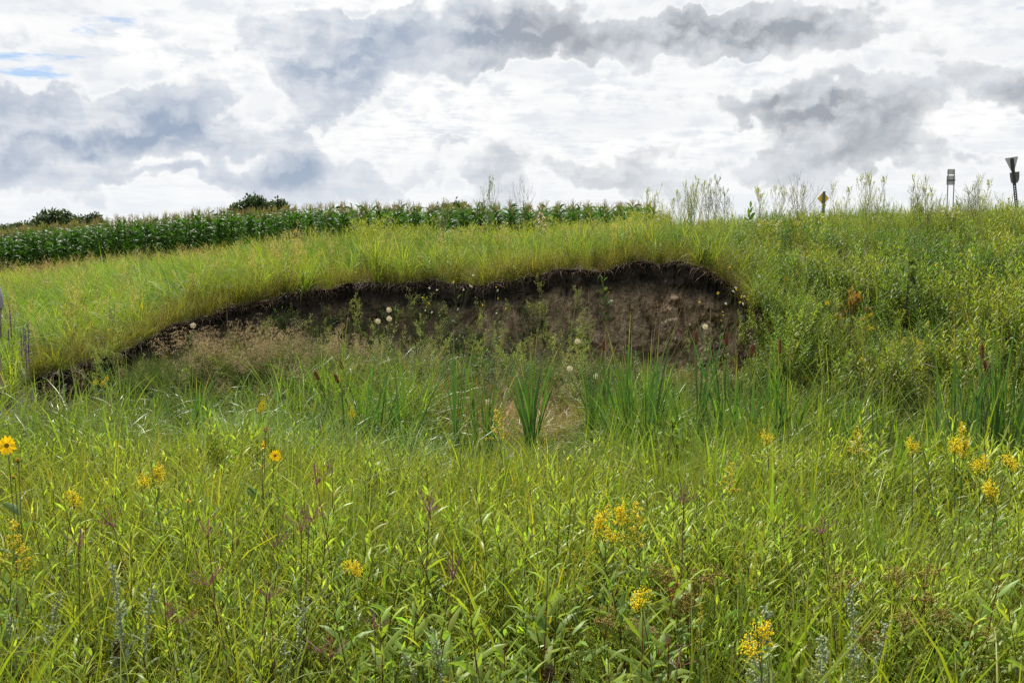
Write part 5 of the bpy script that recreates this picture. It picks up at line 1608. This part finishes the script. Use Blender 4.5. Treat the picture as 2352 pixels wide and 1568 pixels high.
M_SKIN = plain_mat("skin", (.52, .30, .21), .55, .06, 14)
M_SHIRT = plain_mat("grey_shirt", (.22, .225, .23), .9, .08, 9, bump=.4)
M_KHAKI = plain_mat("khaki_cloth", (.30, .25, .18), .95, .15, 10, bump=.5)
M_HAIR = plain_mat("hair", (.08, .055, .04), .8, .3, 60)
M_VEST = plain_mat("yellow_collar", (.75, .65, .05), .8, .1, 20)
M_BOOT = plain_mat("boot", (.06, .045, .03), .8, .2, 20)
YP = 9.0
pe = at(-43, 760, YP); zp = g1(pe.x, YP)
body = skin_body("person", [
    ((0, .0, .92), .13), ((0, -.10, 1.08), .13), ((0, -.25, 1.22), .14), ((0, -.37, 1.30), .10), ((0, -.45, 1.34), .055), ((0, -.53, 1.35), .075), ((0, -.62, 1.36), .088),
    ((.17, -.33, 1.27), .062), ((.22, -.36, 1.00), .046), ((.18, -.52, .86), .036), ((.15, -.60, .80), (.022, .035)),
    ((-.17, -.33, 1.27), .062), ((-.22, -.36, 1.00), .046), ((-.18, -.52, .86), .036), ((-.15, -.60, .80), (.022, .035)),
    ((.095, 0, .85), .092), ((.11, -.03, .50), .062), ((.115, .02, .10), .042), ((.12, -.12, .04), .038),
    ((-.095, 0, .85), .092), ((-.11, -.03, .50), .062), ((-.115, .02, .10), .042), ((-.12, -.12, .04), .038)],
    [(0, 1), (1, 2), (2, 3), (3, 4), (4, 5), (5, 6), (3, 7), (7, 8), (8, 9), (9, 10), (3, 11), (11, 12), (12, 13), (13, 14), (0, 15), (15, 16), (16, 17), (17, 18), (0, 19), (19, 20), (20, 21), (21, 22)], M_SKIN)
body.location = (pe.x, YP, zp); body.rotation_euler = (0, 0, R(-96))
tag(body, "person stooping at the left edge in a light grey shirt and khaki trousers", "person")
for sx_, nm in ((1, 0), (-1, 0)):
    for f_, (dx_, L_) in enumerate([(-.024, .055), (-.008, .065), (.008, .062), (.024, .05), (.04, .04)]):
        pass
def loft(name, paths, mat, parent, wr=.006):
    """tapered cloth tubes: each path is a list of (centre, half width, half depth)"""
    g = Geo(); m = 28; a = np.arange(m) / m * 2 * np.pi
    for P_ in paths:
        C_ = np.array([p[0] for p in P_], float); W_ = np.array([p[1] for p in P_]); D_ = np.array([p[2] for p in P_])
        tt = np.linspace(0, 1, len(C_)); u = np.linspace(0, 1, 26)
        C2 = np.stack([np.interp(u, tt, C_[:, k]) for k in range(3)], 1); W2 = np.interp(u, tt, W_); D2 = np.interp(u, tt, D_)
        for k in range(3): C2[1:-1] = (C2[:-2] + 2 * C2[1:-1] + C2[2:]) / 4; W2[1:-1] = (W2[:-2] + 2 * W2[1:-1] + W2[2:]) / 4
        T_ = np.gradient(C2, axis=0); T_ /= np.linalg.norm(T_, axis=1)[:, None]
        X_ = np.array([1., 0, 0])[None] - T_ * T_[:, :1]; X_ /= np.linalg.norm(X_, axis=1)[:, None]
        Y_ = np.cross(T_, X_)
        w = 1 + wr * 8 * np.sin(a[None] * 3 + u[:, None] * 17) * np.sin(u[:, None] * 23) * .5 + wr * 5 * np.sin(a[None] * 7 + u[:, None] * 31)
        V = C2[:, None] + X_[:, None] * (np.cos(a)[None] * W2[:, None] * w)[..., None] + Y_[:, None] * (np.sin(a)[None] * D2[:, None] * w)[..., None]
        Qd = [(i * m + j, i * m + (j + 1) % m, (i + 1) * m + (j + 1) % m, (i + 1) * m + j) for i in range(25) for j in range(m)]
        g.add(V.reshape(-1, 3), Qd, None, (.5, .5, .5))
    o_ = link(g.mesh(name, mat, True), name, parent=parent)
    return o_


shirt = loft("shirt", [[((0, .02, .80), .205, .165), ((0, .01, .95), .20, .165), ((0, -.09, 1.09), .185, .15), ((0, -.24, 1.22), .20, .15), ((0, -.35, 1.29), .19, .13), ((0, -.42, 1.325), .11, .09), ((0, -.46, 1.34), .065, .065)],
                        [((.12, -.33, 1.27), .07, .08), ((.19, -.34, 1.22), .075, .085), ((.225, -.35, 1.10), .07, .08), ((.23, -.36, 1.02), .07, .075)],
                        [((-.12, -.33, 1.27), .07, .08), ((-.19, -.34, 1.22), .075, .085), ((-.225, -.35, 1.10), .07, .08), ((-.23, -.36, 1.02), .07, .075)]], M_SHIRT, body)
tr = loft("trousers", [[((0, .01, .98), .17, .14), ((0, .01, .85), .185, .155), ((0, .01, .76), .18, .14)]] +
          [[((s2 * .085, .0, .86), .10, .14), ((s2 * .10, -.01, .72), .105, .125), ((s2 * .115, -.03, .50), .085, .10), ((s2 * .118, .0, .25), .08, .09), ((s2 * .12, .02, .06), .075, .085)] for s2 in (-1, 1)], M_KHAKI, body, .009)
skin_body("collar", [((-.06, -.40, 1.36), .03), ((0, -.39, 1.38), .03), ((.06, -.40, 1.36), .03), ((.10, -.38, 1.33), .03)], [(0, 1), (1, 2), (2, 3)], M_VEST, 1, body)
for sx_ in (-1, 1):
    bm = bmesh.new(); bm_box(bm, -.07, .07, -.012, .012, -.08, .08); bmesh_obj("pocket", bm, M_KHAKI, tr, (sx_ * .205, -.01, .60), (0, 0, R(90)), .01)
    skin_body("boot", [((sx_ * .118, .03, .07), .055), ((sx_ * .12, -.05, .045), .05), ((sx_ * .122, -.15, .035), .04)], [(0, 1), (1, 2)], M_BOOT, 2, body)
    for f_ in range(5):                                    # four fingers and the thumb from the side of the palm
        dx_ = (-.024 + .016 * f_) if f_ < 4 else sx_ * -.03
        L_ = (.055, .065, .062, .048, .04)[f_]
        b0 = Vector((sx_ * .15 + dx_, -.62 if f_ < 4 else -.58, .785))
        d1 = Vector((dx_ * .3 if f_ < 4 else sx_ * -.6, -.55, -.8)).normalized()
        d2 = Vector((dx_ * .2, -.1, -1)).normalized()
        skin_body("finger", [(tuple(b0), .009), (tuple(b0 + d1 * L_ * .5), .0085), (tuple(b0 + d1 * L_ * .5 + d2 * L_ * .5), .007)], [(0, 1), (1, 2)], M_SKIN, 1, body)
bm = bmesh.new(); bmesh.ops.create_uvsphere(bm, u_segments=24, v_segments=16, radius=.105); bmesh.ops.scale(bm, vec=(.92, 1.05, 1.0), verts=bm.verts)
bmesh.ops.delete(bm, geom=[v_ for v_ in bm.verts if v_.co.z < -.01 and v_.co.y < .03], context='VERTS')
bmesh_obj("hair", bm, M_HAIR, body, (0, -.60, 1.375), (R(55), 0, 0))
for sx_ in (-1, 1):
    bm = bmesh.new(); bmesh.ops.create_uvsphere(bm, u_segments=10, v_segments=8, radius=.012); bmesh_obj("eye", bm, M_WHT, body, (sx_ * .032, -.655, 1.285))
    bm = bmesh.new(); bmesh.ops.create_uvsphere(bm, u_segments=10, v_segments=8, radius=.022); bmesh.ops.scale(bm, vec=(.4, .8, 1.3), verts=bm.verts); bmesh_obj("ear", bm, M_SKIN, body, (sx_ * .090, -.585, 1.34))
bm = bmesh.new(); bmesh.ops.create_cone(bm, cap_ends=True, segments=8, radius1=.014, radius2=.007, depth=.035); bmesh_obj("nose", bm, M_SKIN, body, (0, -.645, 1.265), (R(40), 0, 0))
bm = bmesh.new(); bm_box(bm, -.022, .022, -.004, .004, -.004, .004); bmesh_obj("mouth", bm, plain_mat("lips", (.35, .12, .10), .5, .05, 9), body, (0, -.610, 1.262), bevel=.002)
